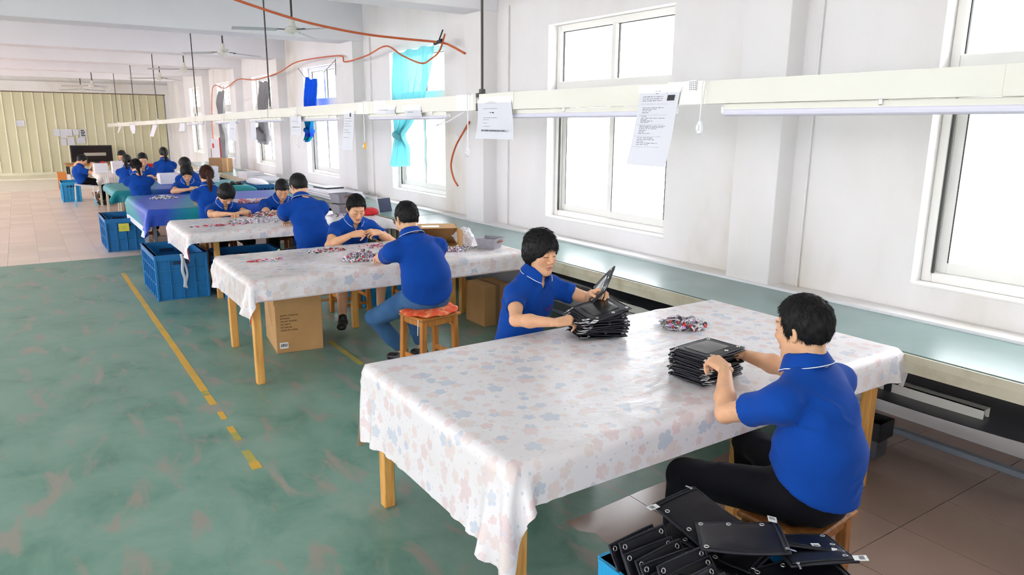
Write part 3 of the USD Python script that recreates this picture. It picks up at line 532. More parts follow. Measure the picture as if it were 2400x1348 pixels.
hung_paper('small folded label on the beam, hiding the foot of the teal curtain', 4.6, 4.35, 1.748, .06, 0, .03, .01, [(.03, .05, .14, .004)], 6)
hung_paper('long sheet on the beam in front of the striped grey curtain', 9.60, 9.26, 1.645, .23, .01, .02, .02, [(.09, .05, .25, .004)], 7)
hung_paper('slim sheet on the beam just left of the knotted grey curtain', 8.58, 8.38, 1.65, .21, .01, .03, .01, None, 8)
hung_paper('small crumpled sheet on the beam by the far windows', 12.95, 12.55, 1.612, .13, .02, .05, .03, None, 9)
hung_paper('twisted white paper strip on the far beam', 15.85, 15.3, 1.565, .23, .03, -.3, .05, None, 10)
hung_paper('hooked white paper strip on the far end of the beam', 19.5, 18.5, 1.55, .2, .03, .5, .06, None, 11)
hung_paper('thin white paper slip at the far end of the beam', 21.6, 21.1, 1.50, .18, .02, -.3, .04, None, 12)
def pull_switch(label, y, z0, z1, mat, x=BX - .012):
    p = thing('pull_switch', label, 'switch')
    part(p, 'cord', tube(smoothline([(x + .012, y - .02, ztop(y)), (x - .004, y - .004, ztop(y) - .004), (x, y, (z0 + ztop(y)) / 2), (x, y + .002, z0)]), .0028, 6), M_['plastic_white'])
    a = np.linspace(0, 2 * np.pi, 15)[:-1]; prof = [(0, .0), (.006, -.004), (.012, -.02), (.0135, -.04), (.009, -.052), (0, -.056)]
    m = trimesh.creation.revolve([(r, z) for r, z in prof], sections=16); m.apply_scale([.75, 1.2, 1]); part(p, 'switch_body', xf(m, mat4((x, y + .002, z0))), M_[mat]); part(p, 'rocker', cbox((x - .011, y + .002, z0 - .03), (.006, .012, .02), .002), M_['plastic_white'])
pull_switch('white pull switch on a looped cord over the beam, right of the large sheet', 1.965, 1.668, 1.62, 'plastic_white')
pull_switch('white pull switch hanging beside the loose lamp wire', 3.733, 1.51, 1.45, 'plastic_white')
pull_switch('orange pull switch hanging by the narrow sheet', 5.285, 1.50, 1.45, 'orange')
pull_switch('tiny orange pull switch at the far end of the beam', 19.2, 1.46, 1.4, 'orange')
pull_switch('white pull switch under the beam before the blue curtain', 6.9, 1.46, 1.4, 'plastic_white')
rnd = random.Random(4)
for i, y in enumerate((5.3, 5.0, 3.78, 6.9, 9.9, 2.05)): solo('tape_wrap', box((BX - .0075, y - .1, zbeam(y) - .002), (BX - .0065, y + .1, ztop(y) + .002)), M_['tape'], 'clear tape wrapped over the cream beam at the %s' % ('orange pull switch', 'small label strip', 'curled sheet', 'short sheet by the blue curtain', 'long sheet by the striped curtain', 'large sheet')[i], 'tape', False)
lc = thing('lace_strip', 'white perforated strip laid over the beam beside the looped pull switch', 'strip')
part(lc, 'strip', box((BX - .009, 2.0, ztop(2) - .035), (BX - .007, 2.035, ztop(2) + .006), .0005), M_['plastic_white']); part(lc, 'holes', cat(*[cbox((BX - .0095, 2.004 + .009 * (k % 4), ztop(2) - .03 + .007 * (k // 4)), (.001, .0035, .0035)) for k in range(20)]), M_['ink'], False)
# ---- ceiling fans
def fan(label, x, y, z, rot, R=.62):
    f = thing('ceiling_fan', label, 'fan', mat4((x, y, z)))
    part(f, 'down_rod', tube([(0, 0, .05), (0, 0, ZC - z)], .011, 10), M_['rod'])
    part(f, 'motor', trimesh.creation.revolve([(0, .12), (.028, .12), (.034, .05), (.04, .035), (.075, .02), (.085, -.01), (.06, -.035), (.018, -.045), (.012, -.07), (0, -.07)], sections=24), M_['fan_white'])
    part(f, 'canopy', trimesh.creation.revolve([(0, ZC - z), (.05, ZC - z), (.03, ZC - z - .06), (0, ZC - z - .06)], sections=16), M_['fan_white'])
    for k in range(3):
        g = np.array([[(r, w * (.024 + .022 * math.sin(2.6 * (r - .1) / R)), .010 * w - .016 * (r / R)) for w in (-1, 0, 1)] for r in np.linspace(.16, R, 8)])
        M = mat4(rz=rot + 120 * k); b = part(f, 'blade', xf(sheet(g, .003), M), M_['fan_blade'], True); part(f, 'blade_iron', xf(box((.05, -.014, -.004), (.2, .014, .004), .002), M), M_['rod'])
fan('white ceiling fan nearest the camera, above the orange hose', 2.606, 8.2, 2.62, 172); fan('ceiling fan second from the camera', 2.643, 11.6, 2.635, 20); fan('ceiling fan third from the camera', 2.684, 14.9, 2.57, 62)
fan('ceiling fan fourth from the camera, half hid by a rod', 2.744, 18.1, 2.56, 40); fan('far ceiling fan against the lintel, right one of two', 1.568, 20.0, 2.42, 175); fan('farthest ceiling fan against the lintel, left one of two', 1.527, 23.0, 2.44, 20)
# ---- orange hose
ho = lambda n, l, pts, r=.013, m='hose': solo(n, tube(smoothline(pts, 6), r, 8), M_[m], l, 'hose', True)
ho('hose', 'thick orange hose sweeping from the ceiling beam to the teal curtain window', [(.2, 6.9, 2.95), (1.1, 6.98, 2.86), (1.756, 7.05, 2.70), (2.43, 7.3, 2.60), (3.05, 7.42, 2.545), (3.5, 7.38, 2.52), (3.86, 7.18, 2.487), (3.885, 6.95, 2.43), (3.885, 6.68, 2.34)], .012)
ho('hose', 'thin orange hose looping along the wall above the windows', [(3.86, 7.05, 2.56), (3.86, 7.177, 2.40), (3.87, 7.4, 2.33), (3.87, 7.636, 2.30), (3.87, 8.13, 2.42), (3.86, 8.545, 2.556), (3.86, 9.148, 2.487), (3.86, 9.92, 2.455), (3.85, 10.05, 2.543), (3.85, 11.2, 2.58), (3.85, 12.134, 2.57), (3.85, 12.979, 2.468), (3.85, 14.497, 2.412), (3.85, 15.773, 2.474), (3.85, 17.0, 2.34), (3.85, 17.926, 2.436), (3.86, 18.356, 2.24), (3.86, 18.6, 1.479), (3.86, 18.53, 1.1), (3.86, 18.1, .8)], .010)
ho('hose', 'short loose end of orange hose curving down the wall', [(3.885, 6.6, 1.66), (3.885, 6.711, 1.561), (3.885, 6.895, 1.392), (3.89, 7.003, 1.206), (3.89, 6.95, 1.06), (3.9, 6.875, .979)], .010)
solo('hose_knot', cat(tube([(3.85, 7.1, 2.5), (3.85, 7.26, 2.48)], .02, 8), tube([(3.84, 7.06, 2.6), (3.845, 7.16, 2.5)], .008, 6)), M_['ink_dark'], 'black binding tying the two orange hoses together', 'binding')
# ---- curtains
def curtain(label, rows, mat, x=3.985, folds=5, amp=.03, knot=None, strings=()):
    c = thing('curtain', label, 'curtain'); r = np.array(rows, float); t0 = np.linspace(0, 1, len(r)); t = np.linspace(0, 1, 40); from scipy.interpolate import PchipInterpolator as I
    yl, yr, zl, zr = (I(t0, r[:, k])(t) for k in (0, 2, 1, 3)); u = np.linspace(0, 1, 36); g = np.zeros((40, 36, 3))
    for j in range(40):
        wd = max(yl[j] - yr[j], .05); ph = 2 * np.pi * folds * u + 1.3 * np.sin(3 * t[j]); a = amp * min(1, .4 + .3 / (wd + .2))
        g[j, :, 0] = x - a * (1 + np.sin(ph)) * (.4 + .6 * np.minimum(1, t[j] * 4)) + .01 * np.sin(2 * ph + 4 * t[j]); g[j, :, 1] = yl[j] + (yr[j] - yl[j]) * u; g[j, :, 2] = zl[j] + (zr[j] - zl[j]) * u + .012 * np.sin(ph * .5)
    part(c, 'drape', sheet(g, .0015), M_[mat], True)
    if knot: y, z, rr = knot; m = xf(ring_mesh(rr * .8, rr * .55, 18, 10), mat4((x - .04, y, z), rx=20, rz=20)); m.vertices += .3 * rr * (meshkit.noise(np.array(m.vertices) * 40) - .5)[:, None]; part(c, 'knot', m, M_[mat], True)
    for a, b in strings: part(c, 'string', tube([a, b], .004, 5), M_['rod'])
curtain('sheer teal curtain knotted low in front of the third window', [(8.627, 2.478, 7.518, 2.50), (8.62, 2.2, 7.633, 2.158), (8.603, 1.892, 7.783, 1.877), (8.532, 1.631, 8.098, 1.633), (8.504, 1.484, 8.319, 1.488), (8.603, 1.312, 8.184, 1.326), (8.74, 1.09, 8.2, 1.13)], 'curtain_teal', knot=(8.42, 1.485, .07), folds=6)
curtain('blue and green curtain tied up by two strings in a knot', [(11.984, 2.343, 11.419, 2.286), (12.0, 2.123, 11.427, 2.106), (11.998, 1.886, 11.461, 1.879), (11.974, 1.647, 11.659, 1.648), (11.929, 1.531, 11.744, 1.506), (12.012, 1.42, 11.733, 1.446), (12.114, 1.335, 11.965, 1.318)], 'curtain_blue', knot=(11.84, 1.5, .07), folds=3, strings=[((3.89, 12.057, 2.49), (3.97, 11.98, 2.34)), ((3.89, 10.35, 2.51), (3.97, 11.42, 2.29)), ((3.89, 10.36, 2.53), (3.89, 10.38, 2.3))])
curtain('grey curtain bunched into a heavy knot at the fourth window from front', [(14.657, 2.384, 14.024, 2.373), (14.634, 2.121, 14.087, 2.108), (14.644, 1.842, 14.207, 1.838), (14.644, 1.6, 14.263, 1.602), (14.811, 1.419, 14.247, 1.427), (14.89, 1.227, 14.354, 1.217)], 'curtain_grey', knot=(14.55, 1.40, .16), folds=4, amp=.05)
curtain('long twisted grey curtain at the far window above a carton', [(18.147, 2.295, 17.593, 2.307), (18.317, 2.069, 17.68, 2.057), (18.089, 1.853, 17.627, 1.849), (18.056, 1.582, 17.718, 1.584), (18.072, 1.29, 17.566, 1.3), (18.524, .88, 17.738, .91), (18.837, .642, 17.884, .6)], 'curtain_grey', folds=3, amp=.05)
# =================================================================== signed distance modelling (people, shoes, soft things)
def smin(a, b, k):
    if k <= 0: return np.minimum(a, b)
    h = np.clip(.5 + .5 * (b - a) / k, 0, 1); return b + (a - b) * h - k * h * (1 - h)
def smax(a, b, k): return -smin(-a, -b, k)
def cone(a, b, ra, rb=None):
    a, b = V(*a), V(*b); rb = ra if rb is None else rb; d = b - a; L = d @ d + 1e-12
    def f(p):
        t = np.clip((p - a) @ d / L, 0, 1); return np.linalg.norm(p - a - t[:, None] * d, axis=1) - (ra + (rb - ra) * t)
    return f
def aniso(a, b, right, A, B, A2=None, B2=None):
    """capsule from a to b that is A wide along right and B deep"""
    a, b = V(*a), V(*b); A2, B2 = A2 or A, B2 or B; d = b - a; L = d @ d + 1e-12
    def f(p):
        t = np.clip((p - a) @ d / L, 0, 1); o = p - a - t[:, None] * d; x = o @ right; r = np.sqrt(np.maximum((o * o).sum(1) - x * x, 0))
        wa, wb = A + (A2 - A) * t, B + (B2 - B) * t; q = np.sqrt((x / wa) ** 2 + (r / wb) ** 2)
        g = np.sqrt((x / wa ** 2) ** 2 + (r / wb ** 2) ** 2) + 1e-9
        return np.where(q > .3, q * (q - 1) / g, (q - 1) * np.minimum(wa, wb))
    return f
def ell(c, r, F=None):
    """ellipsoid; F = 3x3 with the axes as columns"""
    c, r = V(*c), V(*r); F = np.eye(3) if F is None else F
    def f(p):
        q = (p - c) @ F; k0 = np.linalg.norm(q / r, axis=1); k1 = np.linalg.norm(q / r ** 2, axis=1) + 1e-9
        return np.where(k0 > .3, k0 * (k0 - 1) / k1, (k0 - 1) * r.min())
    return f
def half(c, n):
    c, n = V(*c), V(*n); n = n / np.linalg.norm(n)
    return lambda p: (p - c) @ n
def blend(fs, k):
    def f(p):
        d = fs[0](p)
        for g in fs[1:]: d = smin(d, g(p), k)
        return d
    return f
def net(f, lo, hi, h, project=True):
    """naive surface nets, evaluated only in blocks near the surface"""
    B = 8; lo = V(*lo); n = np.ceil((V(*hi) - lo) / h).astype(int) + 1; nb = -(-n // B); n = nb * B
    ci = np.stack(np.meshgrid(*[np.arange(k) for k in nb], indexing='ij'), -1).reshape(-1, 3)
    dc = f(lo + (ci * B + (B - 1) / 2) * h); act = np.abs(dc) < B * h * .9 * 1.35
    val = np.repeat(np.repeat(np.repeat(dc.reshape(nb), B, 0), B, 1), B, 2).astype(np.float32)
    off = np.stack(np.meshgrid(*[np.arange(B)] * 3, indexing='ij'), -1).reshape(-1, 3)
    A = ci[act]
    for s in range(0, len(A), 400):
        idx = (A[s:s + 400, None] * B + off[None]).reshape(-1, 3); val[idx[:, 0], idx[:, 1], idx[:, 2]] = f(lo + idx * h)
    sgn = val < 0
    cnt = sum(sgn[a:n[0] - 1 + a, b:n[1] - 1 + b, c:n[2] - 1 + c].astype(np.int8) for a, b, c in np.ndindex(2, 2, 2))
    cells = np.argwhere((cnt > 0) & (cnt < 8)); cid = np.full(cnt.shape, -1, np.int32); cid[tuple(cells.T)] = np.arange(len(cells))
    acc, num = np.zeros((len(cells), 3)), np.zeros(len(cells)); cs = list(np.ndindex(2, 2, 2))
    for a in cs:
        for k in range(3):
            if a[k]: continue
            b = tuple(1 if j == k else a[j] for j in range(3)); va, vb = val[tuple((cells + a).T)], val[tuple((cells + b).T)]
            x = (va < 0) != (vb < 0); t = np.where(x, va / np.where(x, va - vb, 1), 0); pt = np.array(a, float)[None] + np.zeros((len(cells), 1)); pt[:, k] += t
            acc += np.where(x[:, None], pt, 0); num += x
    v = lo + (cells + acc / num[:, None]) * h; F = []
    for k in range(3):
        i, j = (k + 1) % 3, (k + 2) % 3; sh = [slice(1, -1)] * 3; sh[k] = slice(0, -1); s2 = [slice(1, -1)] * 3; s2[k] = slice(1, None)
        a, b = sgn[tuple(sh)], sgn[tuple(s2)]; e = np.argwhere(a != b); up = a[tuple(e.T)]
        e = e + 1; e[:, k] -= 1; u, w = np.eye(3, dtype=int)[i], np.eye(3, dtype=int)[j]
        ok = np.all(e < np.array(cid.shape), axis=1); e, up = e[ok], up[ok]
        q = np.stack([cid[tuple((e - u - w).T)], cid[tuple((e - w).T)], cid[tuple(e.T)], cid[tuple((e - u).T)]], 1)
        q[~up] = q[~up][:, ::-1]; F.append(q)
    q = np.vstack(F); q = q[(q >= 0).all(1)]
    if project:
        e = h * .3; g = np.stack([f(v + e * np.eye(3)[k]) - f(v - e * np.eye(3)[k]) for k in range(3)], 1) / (2 * e); gl = (g * g).sum(1) + 1e-6
        st = np.clip(f(v) / gl, -h, h); v = v - (g * st[:, None]) * .9
    return trimesh.Trimesh(v, np.vstack([q[:, [0, 1, 2]], q[:, [0, 2, 3]]]), process=False)
def union(ms):
    """one continuous mesh of closed meshes"""
    try:
        out = None
        for m in ms:
            a = manifold3d.Manifold(manifold3d.Mesh(np.asarray(m.vertices, np.float32), np.asarray(m.faces, np.uint32)))
            if a.status() != manifold3d.Error.NoError: raise ValueError
            out = a if out is None else out + a
        k = out.to_mesh(); return trimesh.Trimesh(np.array(k.vert_properties[:, :3]), np.array(k.tri_verts), process=False)
    except Exception:
        print('union: joined without boolean'); return cat(*ms)
# =================================================================== people
SKIN = np.array(lin(224, 172, 134))
_cache = {}
def unit(a): a = V(*a); return a / (np.linalg.norm(a) + 1e-12)
def head_mesh(h, fem):
    if ('h', h, fem) in _cache: return _cache['h', h, fem]
    s = lambda f: [f(-1), f(1)]; k = .92 if fem else 1.0
    skull = blend([ell((0, -.012, .03), (.074, .094, .093)), ell((0, .028, -.028), (.062, .062, .088))], .03)
    jaw = blend([cone((0, .03, -.055), (0, .066, -.097), .046 * k, .021)] + s(lambda q: cone((q * .044, .004, -.048), (q * .016, .068, -.1), .020 * k, .016)) + s(lambda q: ell((q * .041, .052, -.024), (.024, .024, .024))), .02)
    brow = cone((-.03, .078, .030), (.03, .078, .030), .0125)
    sock = s(lambda q: ell((q * .032, .103, .008), (.018, .016, .010)))
    lids = s(lambda q: ell((q * .031, .0795, .005), (.0145, .0105, .0095)))
    nose = blend([cone((0, .088, .018), (0, .106 if fem else .109, -.028), .0065, .0100 if fem else .0115), ell((-.0115, .097, -.034), (.0085, .011, .008)), ell((.0115, .097, -.034), (.0085, .011, .008))], .006)
    lips = blend([cone((-.017, .085, -.064), (.017, .085, -.064), .0055), cone((-.008, .0905, -.061), (.008, .0905, -.061), .0055), cone((-.012, .088, -.073), (.012, .088, -.073), .0068)], .005)
    crease = cone((-.024, .095, -.0675), (.024, .095, -.0675), .0022)
    ears = s(lambda q: ell((q * .0765, -.012, -.006), (.010, .019, .032), np.array([[math.cos(.35), -q * math.sin(.35), 0], [q * math.sin(.35), math.cos(.35), 0], [0, 0, 1]])))
    pits = s(lambda q: ell((q * .086, -.004, -.002), (.008, .009, .017)))
    neck = cone((0, -.022, -.05), (0, -.04, -.15), .05 if fem else .056)
    chin = ell((0, .074, -.103), (.017, .014, .013))
    def f(p):
        d = smin(skull(p), jaw(p), .025); d = smin(d, brow(p), .015)
        for g in sock: d = smax(d, -g(p), .012)
        for g in lids: d = smin(d, g(p), .004)
        d = smin(d, nose(p), .009); d = smin(d, chin(p), .014); d = smin(d, lips(p), .005); d = smax(d, -crease(p), .003)
        e = np.minimum(ears[0](p), ears[1](p))
        for g in pits: e = smax(e, -g(p), .006)
        return smin(smin(d, e, .008), neck(p), .03)
    _cache['h', h, fem] = net(f, (-.1, -.125, -.215), (.1, .135, .14), h); return _cache['h', h, fem]
def head_tint(q):
    """colours of the face at head-local points q"""
    c = np.repeat(SKIN[None], len(q), 0); x, y, z = np.abs(q[:, 0]), q[:, 1], q[:, 2]
    def put(m, col): c[:] = c * (1 - m[:, None]) + np.array(col) * m[:, None]
    soft = lambda d, w: np.clip(.5 - d / w, 0, 1)
    front = (y > .045).astype(float)
    put(.45 * front * soft(np.hypot((x - .042) / 1.1, z + .03) - .014, .022), lin(226, 142, 118))
    put(.35 * front * soft(np.hypot(x, z + .034) - .012, .014), lin(222, 146, 118))
    put(.85 * front * (y > .072) * soft(np.hypot(x / 2.3, z + .0675) - .0098, .004), lin(190, 104, 96))
    put(.8 * (y > .076) * (x < .022) * soft(np.abs(z + .0675) - .0012, .0025), lin(110, 56, 50))
    arch = .0315 + .004 * np.cos((x - .028) * 60)
    put(.85 * front * (x > .012) * (x < .050) * soft(np.abs(z - arch) - .0028, .004), lin(38, 28, 24))
    put(.95 * front * soft(np.abs(x - .031) - .0155, .004) * soft(np.abs(z - (.001 - .10 * np.abs(x - .031))) - .0028, .004), lin(28, 20, 18))
    return c
def hair_mesh(style, h):
    if (style, h) in _cache: return _cache[style, h]
    pts = {'short': ([-.12, -.085, -.05, -.025, -.005, .02, .035, .055, .08, .12], [-.085, -.075, -.045, -.012, -.024, -.004, .042, .066, .088, .098])}
    pts['receding'] = (pts['short'][0], [-.085, -.075, -.05, -.012, -.03, -.02, .045, .078, .1, .105])
    pts['crop'] = (pts['short'][0], [-.085, -.07, -.045, -.004, -.012, .0, .04, .06, .07, .074])
    pts['pulled'] = (pts['short'][0], [-.075, -.07, -.05, -.02, .0, .02, .05, .062, .075, .08])
    key = style if style in pts else ('pulled' if style in ('ponytail', 'bun', 'low_tail') else 'short')
    Y, Z = map(np.array, pts[key])
    thick = {'crop': .008, 'short': .014, 'receding': .012, 'bob': .021, 'short_woman': .02}.get(style, .009)
    cap = ell((0, -.014, .032), (.076 + thick * .85, .096 + thick, .095 + thick))
    if style in ('bob', 'short_woman'):
        low = -.084 if style == 'bob' else -.05
        body = blend([cap, ell((0, -.042, -.012), (.087, .081, .083))], .02)
        face = blend([ell((0, .112, -.05), (.072, .08, .104)), cone((0, .105, -.14), (0, .06, -.2), .07)], .02)
        def f(p):
            j = .008 * (meshkit.noise(np.stack([p[:, 0] * 150, p[:, 1] * 90, p[:, 2] * 12], 1), 3) - .5)
            d = smax(body(p), -face(p) + j * 1.5, .008); return smax(d, (low + .35 * np.maximum(p[:, 1], -.03) - p[:, 2]) * .8 + j * 1.2, .012)
        f0 = f
    else:
        def f0(p):
            j = .005 * (meshkit.noise(np.stack([p[:, 0] * 160, p[:, 1] * 160, p[:, 2] * 14], 1), 3) - .5)
            return smax(cap(p), (np.interp(p[:, 1], Y, Z) - p[:, 2]) * .8 + j * 1.6, .009)
    extra = []
    if style == 'ponytail': extra = [blend([cone((0, -.1, .045), (0, -.135, .02), .022, .028), cone((0, -.135, .02), (0, -.14, -.09), .032, .03), cone((0, -.14, -.09), (.005, -.115, -.19), .03, .012)], .02)]
    if style == 'low_tail': extra = [blend([cone((0, -.095, -.02), (0, -.115, -.06), .024, .026), cone((0, -.115, -.06), (0, -.1, -.2), .027, .01)], .02)]
    if style == 'bun': extra = [ell((0, -.115, .035), (.036, .032, .036))]
    def f(p):
        d = f0(p)
        for g in extra: d = smin(d, g(p), .012)
        return d
    m = net(f, (-.125, -.19, -.23), (.125, .135, .165), h); n = np.array(m.vertex_normals); v = np.array(m.vertices)
    amp = .0045 if style in ('short', 'receding', 'bob', 'short_woman') else .003
    tuft = meshkit.noise(np.stack([v[:, 0] * 130, v[:, 1] * 70, v[:, 2] * 45], 1), 5) - .5 + .6 * (meshkit.noise(v * 60, 8) - .5)
    m.vertices = v + n * (amp * .8 * tuft)[:, None]
    _cache[style, h] = m; return m
def strands(th, M, style, q, mat):
    m = hair_mesh(style, (.004, .0062, .009)[q]); rng = np.random.default_rng(7); n = (8000, 1800)[q]
    pts, fi = trimesh.sample.sample_surface(m, n, seed=4); nn = np.array(m.face_normals)[fi]
    ok = ~((pts[:, 1] > .045) & (pts[:, 2] < .05)) & (nn[:, 2] > -.6) & (pts[:, 2] > (-.2 if style in ('bob', 'ponytail', 'low_tail') else -.058)) & (np.einsum('ij,ij->i', nn, pts - V(0, -.01, .02)) > 0); pts, nn = pts[ok], nn[ok]; n = len(pts)
    L = {'bob': .034, 'short_woman': .026, 'ponytail': .05, 'low_tail': .05}.get(style, .022) * rng.uniform(.6, 1.2, n)
    whorl = pts - V(.01, -.06, .12); flow = np.stack([whorl[:, 0] * .7, whorl[:, 1] * .9, -np.abs(whorl[:, 2]) * 1.2 - .01], 1)
    if style in ('ponytail', 'low_tail', 'bun', 'pulled'): flow = V(0, -.11, .02) - pts; flow[pts[:, 1] < -.1] = V(0, 0, -1)
    flow = flow + rng.normal(0, .008 if style == 'bob' else .016, (n, 3)); flow -= nn * np.einsum('ij,ij->i', flow, nn)[:, None]; flow /= np.linalg.norm(flow, axis=1, keepdims=True) + 1e-9
    lift = {'bob': .015, 'short_woman': .12}.get(style, .28 if style in ('short', 'receding') else .12); t = np.linspace(0, 1, 5)
    C = pts[:, None] - nn[:, None] * .002 + flow[:, None] * (L[:, None] * t)[..., None] + nn[:, None] * ((L * lift * rng.uniform(.3, 1, n))[:, None] * t * (1.15 - .75 * t) + .001)[..., None]
    C = C.reshape(-1, 3) @ M[:3, :3].T + M[:3, 3]
    c = UsdGeom.BasisCurves.Define(stage, str(th.GetPath()) + '/hair_strands'); c.CreateTypeAttr('linear'); c.CreateCurveVertexCountsAttr(Vt.IntArray.FromNumpy(np.full(n, 5, np.int32)))
    c.CreatePointsAttr(Vt.Vec3fArray.FromNumpy(C.astype(np.float32))); w = np.tile(np.array([1, .95, .85, .6, .2]), n) * (.0011, .0024)[q]
    c.CreateWidthsAttr(Vt.FloatArray.FromNumpy(w.astype(np.float32))); c.SetWidthsInterpolation('vertex'); UsdShade.MaterialBindingAPI.Apply(c.GetPrim()).Bind(mat)
    c.GetPrim().SetCustomDataByKey('kind', 'stuff')
CURLS = {'flat': (8, 12, 8), 'rest': (22, 30, 18), 'hold': (38, 52, 30), 'grip': (55, 70, 40), 'pinch': (52, 58, 28)}
def hand_mesh(pose, side, h):
    if ('hand', pose, side, h) in _cache: return _cache['hand', pose, side, h]
    kn = [(-.027, .088, .003), (-.008, .094, .007), (.012, .089, .005), (.029, .079, 0)]
    ln = [(.041, .025, .020), (.045, .028, .021), (.041, .026, .020), (.032, .020, .018)]
    palm = [aniso((0, -.022, 0), (0, .008, 0), V(1, 0, 0), .0245, .018, .026, .017)] + [cone((kx * .55, .01, 0), (kx, ky, kz), .0165, .0105) for kx, ky, kz in kn] + [cone((-.012, .02, -.008), (-.024, .055, -.008), .017, .012)]
    P = blend(palm, .012); F = []
    for i, (K, L) in enumerate(zip(kn, ln)):
        c = list(CURLS[pose]); c[0] += (-14, 0, 6, 10)[i] if pose == 'pinch' else (-5, 0, 4, 8)[i]
        a = 0; p = V(*K); seg = []; sp = (-.09, -.02, .04, .12)[i]; r = (.0095, .0098, .0093, .008)[i]
        for l, q in zip(L, c):
            a += math.radians(q); e = p + l * unit((sp, math.cos(a), -math.sin(a))); seg.append(cone(p, e, r, r * .9)); p = e; r *= .91
        F.append(blend(seg, .003))
    t = [(-.02, .018, -.006), (-.044, .048, -.016), (-.05, .078, -.026), (-.046, .102, -.034)] if pose in ('flat', 'rest') else [(-.02, .018, -.006), (-.046, .044, -.022), (-.046, .074, -.042), (-.034, .094, -.056)]
    T = blend([cone(t[0], t[1], .0145, .0115), cone(t[1], t[2], .0112, .0098), cone(t[2], t[3], .0098, .008)], .004)
    def f(p):
        d = P(p)
        for g in F: d = smin(d, g(p), .005)
        return smin(d, T(p), .007)
    m = net(f, (-.085, -.07, -.14), (.06, .215, .035), h)
    if side < 0: m = m.copy(); m.vertices = m.vertices * V(-1, 1, 1); m.faces = m.faces[:, ::-1]
    _cache['hand', pose, side, h] = m; return m
def ik(a, c, pole, l1, l2):
    a, c = V(*a), V(*c); d = c - a; L = np.linalg.norm(d); u = d / L; L = min(L, (l1 + l2) * .995); c = a + u * L
    x = (l1 ** 2 - l2 ** 2 + L ** 2) / (2 * L); hgt = math.sqrt(max(l1 ** 2 - x ** 2, 0)); w = V(*pole) - a; w = w - u * (w @ u); w = unit(w)
    return a + u * x + w * hgt, c
def frame(x, y, z, o):
    M = np.eye(4); M[:3, 0], M[:3, 1], M[:3, 2], M[:3, 3] = x, y, z, o; return M
def wrinkle(m, amp, seed, stretch=(1, 1, 1)):
    """soft swells plus sharp slanting creases in patches"""
    v = np.array(m.vertices); n = np.array(m.vertex_normals)
    w = meshkit.noise(v * 7 + seed, seed) - .5; out = amp * 1.2 * w
    for k, d in enumerate(((.5, .2, 1), (-.6, .3, .8), (.1, -.5, .9))):
        d = unit(d); a = v @ d; q = v - a[:, None] * d; r = meshkit.noise(np.stack([a * 19, q[:, 0] * 6 + seed, q[:, 1] * 6 + q[:, 2] * 3], 1) + 3 * k, seed + k)
        mask = np.clip(meshkit.noise(v * 4.5 + 5 * k, seed + 3 + k) * 3 - 1.5, 0, 1); out = out + amp * 2.2 * mask * (np.clip(1 - np.abs(2 * r - 1) * 2.2, 0, 1) ** 1.5 - .15)
    m.vertices = v + n * out[:, None]; return m
